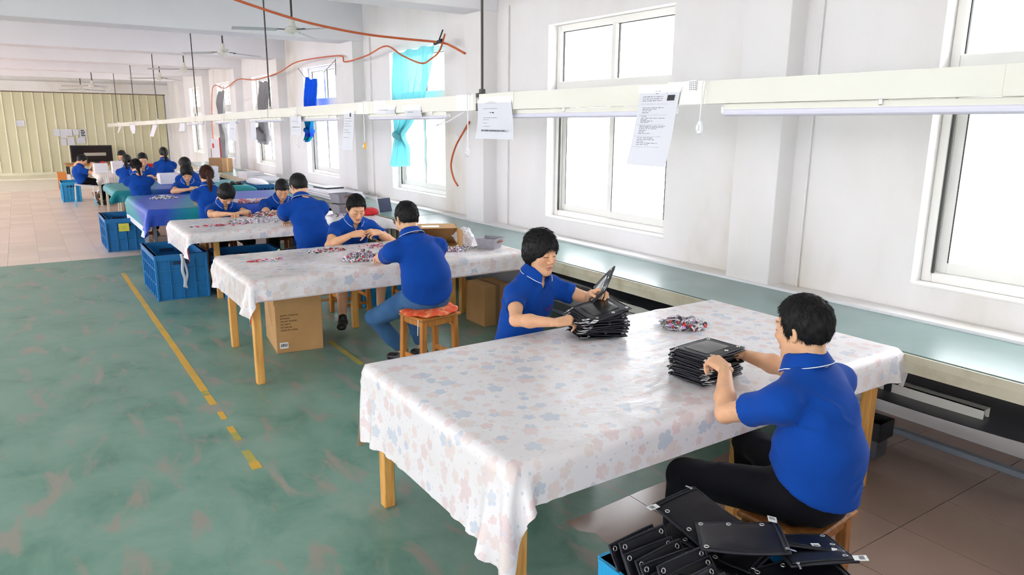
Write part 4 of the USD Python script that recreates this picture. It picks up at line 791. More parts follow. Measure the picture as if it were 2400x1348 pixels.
def person(label, hip, seat, HC, yaw, face, handL, handR, elL=None, elR=None, poses=('rest', 'rest'), hair='short', fem=False, q=0, pants='trousers', feet=None, knees=None, neck=28, bulge=.045, palms=((0, 0, -1), (0, 0, -1)), fdirs=(None, None), build=1.0, logo=False, hair_col='hair', shoes=True, legs=True, shoulder=(0, 0), sl=.56, group=None, hem=-.015):
    """hip (x, y); HC head centre; yaw of the chest and face=(yaw, pitch down, roll) in degrees, 0 = towards +y; hands = wrist points"""
    H = (.0042, .0065, .0095)[q]; HB = (.0085, .011, .016)[q]; HS = (.0085, .012, .018)[q]
    sc_ = lambda a: None if a is None else V(*a) * S
    hip, seat, HC, handL, handR, elL, elR = V(*hip) * S, seat * S, V(*HC) * S, sc_(handL), sc_(handR), sc_(elL), sc_(elR); feet = feet and [sc_(a) for a in feet]; knees = knees and [sc_(a) for a in knees]
    up = V(0, 0, 1); y_ = math.radians(yaw); F = V(-math.sin(y_), math.cos(y_), 0); R = V(math.cos(y_), math.sin(y_), 0)
    g = (.9 if fem else 1.0); b = build
    P = V(hip[0], hip[1], seat + .10); HC = V(*HC); nl = math.radians(neck)
    N = HC - .15 * (up * math.cos(nl) + F * math.sin(nl)) - .0 * F
    mid = (P + N) / 2 - F * bulge * 2; bz = lambda t: (1 - t) ** 2 * P + 2 * t * (1 - t) * mid + t * t * N
    W, C, U = bz(.36), bz(.68), bz(.9); D = unit(N - C); back = unit(np.cross(R, D)); fr_ = back if back @ F > 0 else -back
    sw = .172 * (.88 if fem else 1) * (1 + (b - 1) * .6)
    SH = {s: U + R * s * sw - D * .018 - up * .022 + fr_ * .014 + up * (shoulder[0] if s < 0 else shoulder[1]) for s in (-1, 1)}
    hy, hp, hr = map(math.radians, face); HF = V(-math.sin(hy) * math.cos(hp), math.cos(hy) * math.cos(hp), -math.sin(hp)); HR = V(math.cos(hy), math.sin(hy), 0); HU = np.cross(HR, HF)
    HR, HU = HR * math.cos(hr) + HU * math.sin(hr), HU * math.cos(hr) - HR * math.sin(hr); HM = frame(HR, HF, HU, HC)
    wr, el = {}, {}
    for s, w, e in ((-1, handL, elL), (1, handR, elR)):
        e = V(*e) if e is not None else SH[s] + R * s * .12 - up * .25 - F * .05
        el[s], wr[s] = ik(SH[s], w, e, .29 * (.93 if fem else 1), .25 * (.93 if fem else 1))
    neckp = HC - HU * .06 - HF * .025
    core = blend([aniso(P, W, R, .145 * b, .105, .13 * g * b, .092 * b), aniso(W, C, R, .13 * g * b, .092 * b, .145 * g, .098), aniso(C, U, R, .145 * g, .098, .12 * g, .075), cone(SH[-1], SH[1], .04)], .04)
    nk = blend([cone(N - D * .05, neckp, .06 if not fem else .052, .052 if not fem else .046), cone(N - D * .035, SH[-1], .042, .034), cone(N - D * .035, SH[1], .042, .034)], .03)
    arms = [blend([cone(SH[s], (SH[s] * .5 + el[s] * .5), .043 * g, .045 * g), cone(SH[s] * .5 + el[s] * .5, el[s], .046 * g, .037 * g), cone(el[s], el[s] * .65 + wr[s] * .35, .037 * g, .041 * g), cone(el[s] * .65 + wr[s] * .35, wr[s], .041 * g, .0255 * g)], .02) for s in (-1, 1)]
    hj = {s: P + R * s * .085 - up * .02 + F * .03 for s in (-1, 1)}; kn, an = {}, {}
    for i, s in enumerate((-1, 1)):
        an[s] = V(*feet[i]) if feet else hj[s] + F * .36 + R * s * .06 + up * (.09 - hj[s][2])
        kk = V(*knees[i]) if knees else hj[s] + F * .45 + R * s * .1 + up * .12
        kn[s], an[s] = ik(hj[s], an[s], kk, .42 * (.94 if fem else 1), .41 * (.94 if fem else 1))
    lg = [blend([cone(hj[s], kn[s], .068, .048), cone(kn[s], kn[s] * .65 + an[s] * .35, .048, .052), cone(kn[s] * .65 + an[s] * .35, an[s], .052, .033)], .02) for s in (-1, 1)]
    def fbody(p):
        d = smin(core(p), nk(p), .03); a = np.minimum(arms[0](p), arms[1](p)); d = smin(d, a, .02)
        return smin(d, np.minimum(lg[0](p), lg[1](p)), .02) if legs else d
    allp = np.array([P, N, neckp, *SH.values(), *el.values(), *wr.values()] + ([*kn.values(), *an.values()] if legs else []))
    pieces = [net(fbody, allp.min(0) - .13, allp.max(0) + .13, HB), xf(head_mesh(H, fem), HM)]
    for i, s in enumerate((-1, 1)):
        fd = unit(fdirs[i]) if fdirs[i] is not None else unit(wr[s] - el[s]); pn = V(*palms[i]); zz = unit(-(pn - fd * (pn @ fd))); xx = np.cross(fd, zz)
        hm = hand_mesh(poses[i], s, (.0034, .0052, .008)[q]); sc = .92 if fem else 1.0
        pieces.append(xf(hm, frame(xx * sc, fd * sc, zz * sc, wr[s])))
    body = union(pieces)
    T = V(hip[0], hip[1], 0); th = thing('person', label, 'person', mat4(T / S, s=1 / S), group)
    loc = lambda m: xf(m, mat4(-T))
    bv = np.array(body.vertices); ql = (bv - HC) @ np.stack([HR, HF, HU], 1); near = np.linalg.norm(ql, axis=1) < .19
    col = np.repeat(SKIN[None], len(bv), 0); col[near] = head_tint(ql[near])
    gm = usdkit.mesh(stage, str(th.GetPath()) + '/body', loc(body), M_['skin'], True)
    UsdGeom.PrimvarsAPI(gm).CreatePrimvar('tint', Sdf.ValueTypeNames.Color3fArray, 'vertex').Set(Vt.Vec3fArray.FromNumpy(col.astype(np.float32)))
    part(th, 'hair', hair_mesh(hair, (.004, .0062, .009)[q]), M_[hair_col], True, M=mat4(-T) @ HM)
    if q < 2: strands(th, mat4(-T) @ HM, hair, q, M_[hair_col])
    # ---- shirt
    e_ = .016
    st = [aniso(P - unit(W - P) * .03, W, R, .178 * b, .146 * b, .154 * g * b, .12 * b), aniso(W, C, R, .15 * g * b, .115 * b, .163 * g, .118), aniso(C, U, R, .163 * g, .118, .135 * g, .088), cone(SH[-1], SH[1], .058), cone(N - D * .035, SH[-1] + up * .012, .06, .05), cone(N - D * .035, SH[1] + up * .012, .06, .05)]
    if fem: st += [ell(C + R * s * .065 + fr_ * .085 - D * .02, (.06, .05, .06)) for s in (-1, 1)]
    tor = blend(st, .045); slv, cuts, hol = [], [], []
    for s in (-1, 1):
        e = SH[s] * (1 - sl) + el[s] * sl; a = unit(el[s] - SH[s])
        slv.append(cone(SH[s], e + a * .03, .060 * g, .066 * g)); cuts.append(half(e, a)); hol.append(cone(e - a * .010, e + a * .06, .051 * g))
    hem_d = unit(W - P); hc = P + hem_d * hem; hemcut = half(hc, -hem_d + F * .42); inner = aniso(P - hem_d * .2, P + hem_d * .03, R, .154 * b, .12 * b)
    nd = unit(HC - HU * .05 - HF * .02 - N); ncut = cone(N + nd * .035 + fr_ * .03, N + nd * .14 + fr_ * .05, .056, .07); vneck = cone(N + fr_ * .075 - D * .055, N + fr_ * .07 + D * .05, .008, .05)
    def fshirt(p):
        d = tor(p); d = smax(d, hemcut(p), .006); d = smax(d, -smax(inner(p), -hemcut(p) - .03, .01), .006)
        for i in range(2): d = smin(d, smax(smax(slv[i](p), cuts[i](p), .004), -hol[i](p), .004), .045)
        d = smax(d, -ncut(p), .008); return smax(d, -vneck(p), .004)
    sp = np.array([P - hem_d * .1, N, *SH.values(), *el.values()]); shirt = wrinkle(net(fshirt, sp.min(0) - .2, sp.max(0) + .2, HS), .0045, int(abs(hip[0] * 97 + hip[1] * 31)) % 50)
    sh = part(th, 'shirt', loc(shirt), M_['shirt'], True)
    # collar: a stand and a fall around the neck, open at the front, with white piping near its edge
    cc = N + nd * .042 + fr_ * .004; na = 40; cy = unit(nd * .8 + D * .2 + fr_ * .12); cf = unit(fr_ - cy * (fr_ @ cy)); th0 = math.radians(24)
    ang = np.linspace(th0, 2 * np.pi - th0, na); rows, pipe = [], []
    for a in ang:
        t = min(a, 2 * np.pi - a) / np.pi; dirn = cf * math.cos(a) + R * math.sin(a); fr1 = max(0, 1 - t * 2.6)
        prof = [(.066, -.03), (.061, .008), (.062, .026), (.066, .031), (.073, .024), (.085, .0), (.096 + .01 * fr1, -.026 - .03 * fr1)]
        row = [cc + dirn * r * (1.0 if t > .3 else 1 + .1 * (1 - t / .3)) + cy * z for r, z in prof]; rows.append(row); pipe.append(row[-1] * .82 + row[-2] * .18 + dirn * .003)
    part(sh, 'collar', loc(sheet(np.array(rows), .0025)), M_['shirt'], True)
    part(sh, 'collar_piping', loc(tube(np.array(pipe), .0021, 6)), M_['piping'], True)
    if q == 0 or logo:
        def surf(o, d):
            o = V(*o); ts = np.linspace(0, .3, 121); vals = fshirt(o + ts[:, None] * d); k = np.argmax(vals > 0); return o + ts[k] * d
        if not fem or True:
            pl = np.array([surf(C + D * z + R * .0, fr_) + fr_ * .002 for z in np.linspace(.05, -.08, 10)])
            part(sh, 'placket', loc(sheet(np.stack([pl - R * .016, pl + R * .016], 1), .002)), M_['shirt'], True)
    if logo:
        bits = []; k = 0
        for row in range(2):
            for j in range(5 if row else 2):
                c = surf(C + D * (.012 - .018 * row) - R * (.078 - .011 * j - (.012 if not row else 0)), fr_); M = frame(R, D, fr_, c + fr_ * .0012)
                bits.append(xf(box((-.0045, -.006, -.001), (.0045, .006, .001)), M)); bits.append(xf(box((-.001, -.008, -.001), (.001, .008, .001)), M))
        part(sh, 'embroidered_mark', loc(cat(*bits)), plain('red_embroidery_%d' % len(_names), lin(150, 36, 90), .8), False)
    # ---- trousers
    if legs:
        short = pants == 'shorts'
        tl = []
        for s in (-1, 1):
            sg = [cone(hj[s], kn[s], .084 * b, .066)]
            if not short: sg += [cone(kn[s], kn[s] * .2 + an[s] * .8, .066, .054)]
            tl.append(blend(sg, .02))
        pel = aniso(P - up * .03, P + hem_d * .03, R, .152 * b, .116 * b)
        def ftr(p):
            d = smin(pel(p), np.minimum(tl[0](p), tl[1](p)), .035); d = smax(d, seat + .002 - p[:, 2] if False else d - 1, .01)
            flat = smax(d, (seat + .004) - p[:, 2], .02); nearhip = np.linalg.norm(p[:, :2] - P[:2], axis=1) < .19
            return np.where(nearhip & (p[:, 2] > seat - .12), flat, d)
        tp = np.array([P, *hj.values(), *kn.values(), *an.values()]); part(th, 'shorts' if short else 'trousers', loc(wrinkle(net(ftr, tp.min(0) - .16, tp.max(0) + .16, (.011, .013, .018)[q]), .004, 11)), M_[pants], True)
        if shoes:
            for s in (-1, 1):
                dirf = unit(V(*(kn[s] - hj[s])[:2], 0)); a0 = V(an[s][0], an[s][1], 0); k = an[s][2] - .085
                sd = np.cross(dirf, up); fs = lambda p, a0=a0, dirf=dirf, sd=sd, k=k: smax(blend([aniso(a0 - dirf * .035 + up * (.032 + k), a0 + dirf * .12 + up * (.026 + k), sd, .037, .036, .043, .03), cone(a0 + up * (.04 + k), a0 + up * (.085 + k), .04, .036)], .025)(p), k - p[:, 2], .004)
                part(th, 'shoe', loc(net(fs, a0 - .2 + up * (.18 + k), a0 + .2 + up * k, (.008, .009, .012)[q])), M_['shoe'], True)
    th_info = dict(P=P, N=N, HC=HC, SH=SH, el=el, wr=wr, kn=kn, an=an, R=R, F=F, loc=loc, fr=fr_, D=D)
    return th, th_info
p1, I1 = person('man seen from behind on worn stool at nearest table, hands on black pouch stack', (2.06, 1.27), .385, (2.065, 1.36, .995), 4, (2, 10, 0), (2.06, 1.655, .775), (2.33, 1.78, .745), elL=(1.90, 1.52, .66), elR=(2.44, 1.62, .68), poses=('hold', 'hold'), hair='receding', q=0, knees=((1.80, 1.64, .50), (2.25, 1.72, .5)), feet=((1.92, 1.72, .09), (2.25, 1.7, .09)), neck=14, bulge=.05, hem=.06, palms=((.25, .1, -1), (-.5, .1, -.8)), fdirs=((.25, .95, .12), (-.5, .8, .05)), build=1.2)
p2, I2 = person('woman with thick black bob behind nearest table, turned towards fanned black pouches', (2.08, 3.03), .40, (2.146, 2.93, 1.005), 192, (184, 8, 0), (2.30, 2.70, .82), (2.0, 2.60, .735), elL=(2.42, 2.86, .74), elR=(1.82, 2.72, .70), poses=('hold', 'hold'), hair='bob', fem=True, q=0, neck=16, bulge=.03, fdirs=((.1, -.9, .35), (.9, -.35, .12)), palms=((-.3, -.3, -1), (.3, .5, -1)), logo=True, hem=-.06)
p3, I3 = person('heavy man seen from behind on a stool with a red cushion, wearing blue jeans', (2.09, 4.10), .475, (2.0, 4.19, 1.045), 4, (2, 20, 0), (1.97, 4.60, .73), (2.24, 4.60, .73), elL=(1.70, 4.42, .60), elR=(2.40, 4.42, .68), hair='crop', q=0, pants='jeans', knees=((1.76, 4.3, .58), (2.1, 4.5, .6)), feet=((2.06, 4.42, .09), (2.2, 4.40, .09)), neck=28, bulge=.06, build=1.2, hem=.06)
p4, I4 = person('man in shorts facing camera, picking at a small clip with both hands', (2.29, 5.90), .45, (2.262, 5.70, .946), 178, (176, 30, 0), (2.365, 5.50, .765), (2.135, 5.49, .765), elL=(2.50, 5.66, .69), elR=(2.01, 5.68, .69), poses=('pinch', 'pinch'), hair='short', q=0, pants='shorts', feet=((2.36, 5.5, .09), (1.93, 5.25, .09)), knees=((2.4, 5.5, .5), (1.95, 5.5, .5)), neck=32, bulge=.05, fdirs=((-.9, -.3, .1), (.9, -.3, .1)), palms=((-.2, .6, -.6), (.2, .6, -.6)))
p5, I5 = person('man with short hair seen from behind at the third table, light green stripe on trousers', (2.09, 6.23), .44, (1.99, 6.33, 1.092), -4, (8, 22, 4), (1.98, 6.74, .73), (2.14, 6.76, .73), elL=(1.87, 6.56, .70), elR=(2.27, 6.52, .71), hair='crop', q=1, neck=28, build=1.12, knees=((1.85, 6.45, .52), (2.2, 6.7, .52)), feet=((1.85, 6.6, .09), (2.2, 6.7, .09)))
part(p5, 'reflective_stripe', I5['loc'](tube(smoothline([I5['kn'][-1] * .75 + (I5['P'] - I5['R'] * .09) * .25 + V(-.085, -.01, -.03), I5['kn'][-1] * .75 + (I5['P'] - I5['R'] * .09) * .25 + V(-.075, -.02, .04), I5['kn'][-1] * .75 + (I5['P'] - I5['R'] * .09) * .25 + V(-.03, -.02, .082)]), .011, 8)), plain('lime_stripe', lin(206, 232, 130), .5))
person('crew cut man bent low over the clip heap on the third table', (2.30, 8.12), .42, (2.285, 7.85, .932), 178, (170, 42, 0), (2.30, 7.62, .73), (2.24, 7.62, .73), elL=(2.52, 7.86, .70), elR=(2.06, 7.88, .70), hair='crop', q=1, neck=42, bulge=.06, build=1.1, fdirs=((-.8, -.4, 0), (.8, -.4, 0)))
person('woman with short black hair bent over the bare end of the third table', (1.72, 8.16), .42, (1.736, 7.98, .892), 186, (198, 48, 0), (1.80, 7.72, .725), (1.68, 7.70, .725), elL=(1.93, 7.92, .70), elR=(1.47, 7.92, .70), hair='short_woman', fem=True, q=1, neck=40, bulge=.05, poses=('pinch', 'pinch'), fdirs=((-.7, -.5, 0), (.8, -.4, 0)))
person('woman with reddish brown ponytail seen from behind at the blue cloth table', (1.68, 8.50), .42, (1.665, 8.52, 1.055), -2, (0, 10, 0), (1.62, 9.0, .73), (1.8, 9.0, .73), elL=(1.53, 8.76, .79), elR=(1.88, 8.75, .76), hair='ponytail', fem=True, q=1, hair_col='hair_brown', neck=16)
person('woman facing camera behind the blue cloth table, fringe and lanyard', (1.87, 10.86), .42, (1.846, 10.72, .95), 172, (170, 32, 0), (1.92, 10.55, .76), (1.80, 10.5, .745), elL=(2.04, 10.74, .72), elR=(1.60, 10.72, .72), hair='short_woman', fem=True, q=1, neck=30, poses=('pinch', 'pinch'), fdirs=((-.8, -.3, .1), (.8, -.3, .1)))
person('dark haired worker leaning left, mostly hid behind the woman with the lanyard', (2.12, 11.18), .42, (1.93, 11.3, 1.02), 14, (30, 25, 0), (1.9, 11.7, .74), (2.2, 11.75, .74), hair='short', q=2, neck=30)
person('woman seen from behind at the teal cloth table, hair in a low bun', (1.33, 11.16), .42, (1.30, 11.25, 1.01), -6, (-4, 34, 8), (1.3, 11.72, .73), (1.44, 11.72, .73), elL=(1.19, 11.5, .72), elR=(1.54, 11.5, .74), hair='low_tail', fem=True, q=1, neck=30)
person('young worker facing camera behind the teal cloth table beside white stacks', (1.66, 13.24), .42, (1.612, 13.1, 1.02), 178, (182, 28, 0), (1.68, 12.85, .75), (1.6, 12.85, .75), elL=(1.83, 13.0, .74), hair='short', q=2, neck=26)
person('woman with long dark ponytail seen from behind at the striped cloth table', (1.49, 14.42), .42, (1.531, 14.45, .945), -8, (-16, 14, 0), (1.5, 14.9, .73), (1.65, 14.9, .73), elL=(1.40, 14.62, .70), hair='ponytail', fem=True, q=2, neck=16)
person('worker behind the striped cloth table looking down before the black screen', (1.70, 16.9), .42, (1.70, 16.8, .93), 150, (140, 34, 0), (1.6, 16.35, .74), (1.5, 16.4, .74), hair='short', q=2, neck=30)
person('man in profile at the far left on a white seat, white piece in hands', (.94, 16.40), .42, (.965, 16.42, .872), -80, (-86, 36, 0), (1.14, 16.42, .78), (1.13, 16.3, .78), elL=(1.02, 16.55, .68), elR=(1.02, 16.22, .68), hair='short', q=2, neck=28, knees=((1.3, 16.5, .46), (1.28, 16.28, .46)), feet=((1.2, 16.5, .09), (1.2, 16.28, .09)), poses=('pinch', 'pinch'))
person('woman with ponytail seen from behind beside the far white stacks, near the far wall', (2.12, 14.22), .44, (2.104, 14.28, 1.07), -4, (2, 10, 0), (2.0, 14.7, .75), (2.25, 14.7, .75), elL=(1.92, 14.4, .86), hair='ponytail', fem=True, q=2, neck=16)
# =================================================================== stools, crates, boxes, pouches, clips
def stool(label, x, y, h, rz=0, w=.27, d=.24, mat='oak', cushion=False, cat_='stool', group=None):
    t = thing('stool', label, cat_, mat4((x, y, 0), rz), group)
    part(t, 'seat', box((-w / 2 - .01, -d / 2 - .01, h - .022), (w / 2 + .01, d / 2 + .01, h), .006), M_[mat])
    for sx in (-1, 1):
        for sy in (-1, 1): part(t, 'leg', bar((sx * (w / 2 - .022), sy * (d / 2 - .022), h - .02), (sx * (w / 2 - .012), sy * (d / 2 - .012), 0), .036), M_[mat])
        part(t, 'side_rail', box((sx * (w / 2 - .022) - .009, -d / 2 + .03, .15), (sx * (w / 2 - .022) + .009, d / 2 - .03, .18), .003), M_[mat])
        part(t, 'apron', box((sx * (w / 2 - .02) - .009, -d / 2 + .02, h - .065), (sx * (w / 2 - .02) + .009, d / 2 - .02, h - .02), .003), M_[mat])
    for sy in (-1, 1):
        part(t, 'apron', box((-w / 2 + .03, sy * (d / 2 - .02) - .009, h - .065), (w / 2 - .03, sy * (d / 2 - .02) + .009, h - .02), .003), M_[mat]); part(t, 'rail', box((-w / 2 + .03, sy * (d / 2 - .022) - .008, .09), (w / 2 - .03, sy * (d / 2 - .022) + .008, .115), .003), M_[mat])
    if cushion:
        f = lambda p: smax(ell((0, 0, h + .016), (w / 2 + .05, d / 2 + .05, .026))(p), (h + .001) - p[:, 2], .008); m = net(f, (-.25, -.25, h - .03), (.25, .25, h + .07), .006); v = np.array(m.vertices); a = np.arctan2(v[:, 1], v[:, 0]); r = np.hypot(v[:, 0], v[:, 1]); v[:, 2] += .005 * np.sin(9 * a) * (r / .19) ** 2; m.vertices = v
        part(t, 'cushion', m, mottled('red_orange_cushion', [(.3, lin(226, 70, 36)), (.5, lin(238, 92, 44)), (.68, lin(240, 190, 140))], 16, .8, 4, coord=OBJ), True); part(t, 'cushion_tie', tube(smoothline([(-w / 2 - .03, -d / 2, h), (-w / 2 - .04, -d / 2 - .01, h - .05), (-w / 2 - .035, -d / 2, h - .1)]), .003, 6), M_['clip_white'])
    return t
stool('worn brown wooden stool under the man at the nearest table', 2.035, 1.29, .385, 6, .31, .24, 'old_wood')
stool('orange varnished stool with red cushion under the heavy man', 2.085, 4.07, .45, 8, .29, .26, 'oak', True)
stool('orange stool under the man in shorts behind the carton', 2.26, 5.92, .45, 0, .28, .26, 'oak')
stool('orange stool hid under the woman with the bob', 2.08, 3.05, .40, 0, .28, .24, 'oak')
stool('wooden stool under the man with the light green stripe', 2.09, 6.21, .44, 0, .3, .26, 'carton')
stool('empty dark orange stool under the second table at its right', 2.78, 5.75, .40, 0, .28, .26, 'oak')
stool('small wooden stool under the woman at the teal cloth table', 1.33, 11.16, .42, 0, .22, .2, 'oak')
for l, x, y, h in (('stool under the crew cut man', 2.3, 8.13, .42), ('stool under the short haired woman', 1.72, 8.2, .42), ('stool under the woman with reddish ponytail', 1.68, 8.47, .42), ('stool under the woman with the lanyard', 1.87, 10.9, .42), ('stool under the leaning dark haired worker', 2.12, 11.16, .42), ('stool under the young worker by the white stacks', 1.66, 13.3, .42), ('stool at the striped table under the long ponytail', 1.49, 14.4, .42), ('stool behind the striped cloth table', 1.62, 16.76, .42), ('stool under the woman at the far white stacks', 2.12, 14.2, .44)): stool(l, x, y, h, 0, .24, .22, 'old_wood')
ws = thing('stool', 'white topped folding seat with pale blue feet at the far left', 'stool', mat4((.94, 16.38, 0), -4))
part(ws, 'seat', xf(box((-.2, -.14, .395), (.2, .14, .42), .01), mat4(ry=6)), M_['white_notebook'])
for sx in (-1, 1):
    for sy in (-1, 1): l = part(ws, 'leg', bar((sx * .15, sy * .11, .39), (sx * .17, sy * .11, 0), .022), M_['pvc_frame']); part(l, 'foot_sleeve', bar((sx * .1615, sy * .11, .14), (sx * .1705, sy * .11, 0), .034), plain('pale_blue_sleeve_%d_%d' % (sx + 1, sy + 1), lin(130, 200, 230), .5))
rs = thing('folding_stool', 'red folding stool on the pale tiles behind the crate with yellow note', 'stool', mat4((1.10, 11.0, 0)))
part(rs, 'seat', box((-.17, -.13, .27), (.17, .13, .295), .006), M_['red_plastic'])
for sy in (-1, 1): part(rs, 'leg', bar((-.15, sy * .1, .27), (.15, sy * .1, 0), .016), M_['black']); part(rs, 'leg', bar((.15, sy * .1, .27), (-.15, sy * .1, 0), .016), M_['black'])
# ---- slatted crates
def crate(label, x0, x1, y0, y1, h, mat='crate', rz=0, nx=5, ny=6, nz=3, note=False, group=None):
    w, d = x1 - x0, y1 - y0; c = thing('crate', label, 'crate', mat4(((x0 + x1) / 2, (y0 + y1) / 2, 0), rz), group); m = M_[mat]; tp = .03
    def wall(axis, s, L, n):
        q = []
        hw = (d if axis == 'x' else w) / 2
        def bx(a, b, z0, z1, t0, t1):
            o0, o1 = s * (hw - t1), s * (hw - t0); return box((a, min(o0, o1), z0), (b, max(o0, o1), z1)) if axis == 'x' else box((min(o0, o1), a, z0), (max(o0, o1), b, z1))
        q.append(bx(-L / 2, L / 2, .02, h - .01, .022, .026))
        for i in range(n + 1): a = -L / 2 + (L - .012) * i / n; q.append(bx(a, a + .012, .001, h - .003, .001, .0235))
        for k in range(nz + 1): z = .0 + (h - .014) * k / nz; q.append(bx(-L / 2 + .002, L / 2 - .002, z + .002, z + .015, .004, .0245))
        q.append(bx(-L / 2 + .003, L / 2 - .003, h - .05, h - .006, -.001, .008)); q.append(bx(-L / 2 - .004, L / 2 + .004, h - .008, h + .001, -.008, .029))
        pn = part(c, 'side_panel', cat(*q), m, False)
        gx = bx(-.07, .07, h - .1, h - .065, .018, .03); part(c, 'hand_hole', gx, M_['hand_hole'], False)
    wall('x', -1, w - .012, nx); wall('x', 1, w - .012, nx); wall('y', -1, d - .016, ny); wall('y', 1, d - .016, ny)
    part(c, 'bottom', box((-w / 2 + .02, -d / 2 + .02, .01), (w / 2 - .02, d / 2 - .02, .025)), m)
    for sx in (-1, 1):
        for sy in (-1, 1): part(c, 'corner_post', box((sx * (w / 2 - .009) - .013, sy * (d / 2 - .009) - .013, -.0), (sx * (w / 2 - .009) + .013, sy * (d / 2 - .009) + .013, h - .002), .006), m)
    if note: part(c, 'paper_note', xf(cbox((-.02, -d / 2 - .011, h - .11), (.12, .002, .1)), mat4(rx=0)), M_['yellow_note']); part(c, 'handwriting', cat(*[cbox((-.02 + .012 * (k % 4 - 1.5), -d / 2 - .0122, h - .1 - .02 * (k // 4)), (.008, .0008, .003)) for k in range(8)]), M_['ink'], False)
    return c
ca = crate('blue plastic crate with white bag strip tied on, half under the third table', .90, 1.36, 7.24, 8.10, .43, nx=4)
rb = solo('bag_strip', cat(tube(smoothline([(1.13, 7.222, .435), (1.135, 7.21, .37), (1.125, 7.205, .28), (1.14, 7.205, .2), (1.132, 7.205, .12)]), [.008, .018, .02, .012] * 8 + [.012] if False else .014, 8), tube(smoothline([(1.13, 7.222, .43), (1.155, 7.212, .33), (1.165, 7.205, .24), (1.145, 7.205, .16), (1.15, 7.205, .11)]), .010, 8)), M_['bag'], 'white twisted bag strip hanging on the front of a blue crate', 'strip', True)
crate('blue plastic crate with a yellow note on its front', .775, 1.225, 10.38, 11.22, .42, nx=4, note=True)
crate('open blue crate under the middle of the third table', 1.45, 2.05, 7.0, 7.62, .40)
crate('sky blue crate at the far left beside the white folding seat', .60, .93, 17.3, 18.04, .40, 'crate_sky')
crate('sky blue crate under the second table between the legs of two workers', 2.42, 2.85, 6.02, 6.4, .36, 'crate_sky')
crate('sky blue crate under the third table near its right legs', 1.98, 2.2, 7.15, 7.6, .34, 'crate_sky') if False else None
crate('blue crate of cloth on the floor at the right end of the blue cloth table', 2.55, 2.98, 8.2, 8.6, .5, nx=4)
crate('second blue crate at the right end of the blue cloth table', 3.0, 3.25, 8.05, 8.5, .48, nx=3)
crate('blue crate deep under the second table at right', 2.95, 3.25, 6.35, 6.7, .45, nx=3)
cc = crate('blue crate heaped with white fabric beside the far bench', 2.96, 3.26, 11.6, 12.5, .68)
def lump(name, label, cat_, c, r, mat, seed, amp=.35, h=.012, flat=True):
    f = lambda p: smax(ell(c, r)(p) - amp * min(r) * (meshkit.fbm(p * 1.3 / max(r), 3, seed) - .5), c[2] - r[2] * .55 - p[:, 2] if flat else ell(c, r)(p) - 1, .01)
    return solo(name, net(f, V(*c) - V(*r) * 1.4, V(*c) + V(*r) * 1.4, h), M_[mat], label, cat_, True)
lump('fabric_heap', 'white and pink fabric heap in the far blue crate', 'fabric', (3.11, 12.05, .67), (.13, .40, .06), 'white_notebook', 3, 2.2, .014)
nc = crate('bright blue crate at the front edge, crammed with black pouches', 1.27, 1.75, .78, 1.42, .41, 'crate_sky')
# ---- cartons
bx_ = thing('carton', 'brown carton with printed lines under the second table', 'box', mat4((1.375, 5.096, 0), -7))
part(bx_, 'body', box((0, 0, 0), (.335, .50, .47), .003), M_['carton'])
part(bx_, 'flap', xf(box((-.004, 0, 0), (0, .5, .11)), mat4((0, 0, .36))), M_['carton'])
tx = []
for k, s in enumerate(('BULKS A7500 01', 'B790200', 'VELVET POUCH', '50 UNITS', 'PER BALES', 'MADE IN CHINA')): m = meshkit.text_mesh(s, .0105, .0006, True); m.apply_scale([1.05, 1, 1]); tx.append(xf(m, mat4((.035, -.0002, .275 - .022 * k), rx=90)))
part(bx_, 'printing', cat(*tx), plain('carton_ink', lin(96, 66, 36), .8), False)
part(bx_, 'barcode_label', box((.022, -.001, .035), (.082, 0, .08)), M_['tag']); rnd = random.Random(2)
part(bx_, 'barcode', cat(*[box((.03 + .0033 * k, -.0018, .047), (.03 + .0033 * k + rnd.uniform(.001, .0024), -.001, .07)) for k in range(14)]), M_['ink_dark'], False)
part(bx_, 'side_printing', cat(*[xf(box((0, 0, 0), (.0006, .18 + .02 * (k % 3), .004)), mat4((-.0006, .15, .17 + .036 * k), rx=28)) for k in range(4)]), plain('carton_ink_2', lin(150, 112, 66), .8), False)
ob = thing('open_carton', 'open carton lying on its side at the right of the second table', 'box', mat4((2.66, 5.02, .687), -24))
part(ob, 'walls', cat(box((-.16, 0, 0), (.16, .26, .004)), box((-.16, 0, .146), (.16, .26, .15)), box((.156, 0, 0), (.16, .26, .15)), box((-.16, 0, 0), (-.156, .26, .15)), box((-.16, .256, 0), (.16, .26, .15))), M_['carton'], False)
part(ob, 'flap', xf(box((0, -.12, 0), (.004, 0, .148)), mat4((.157, 0, .001), rz=12)), M_['carton']); part(ob, 'label', box((-.12, .06, .15), (.02, .15, .1505)), M_['tag'])
far_c = thing('carton', 'brown carton standing on the far bench under the long grey curtain', 'box', mat4((3.36, 15.6, .632), 24)); part(far_c, 'body', box((0, 0, 0), (.26, .42, .27), .004), M_['carton_in']); part(far_c, 'tape', box((.11, -.002, .0), (.15, .422, .2715)), M_['carton'])
uc = thing('carton', 'small brown carton in the dark under the second table, right', 'box', mat4((3.02, 4.9, 0))); part(uc, 'body', box((0, 0, 0), (.26, .3, .34), .003), M_['carton']); part(uc, 'tape', box((.11, -.001, .0), (.15, .301, .341)), M_['carton_in'])
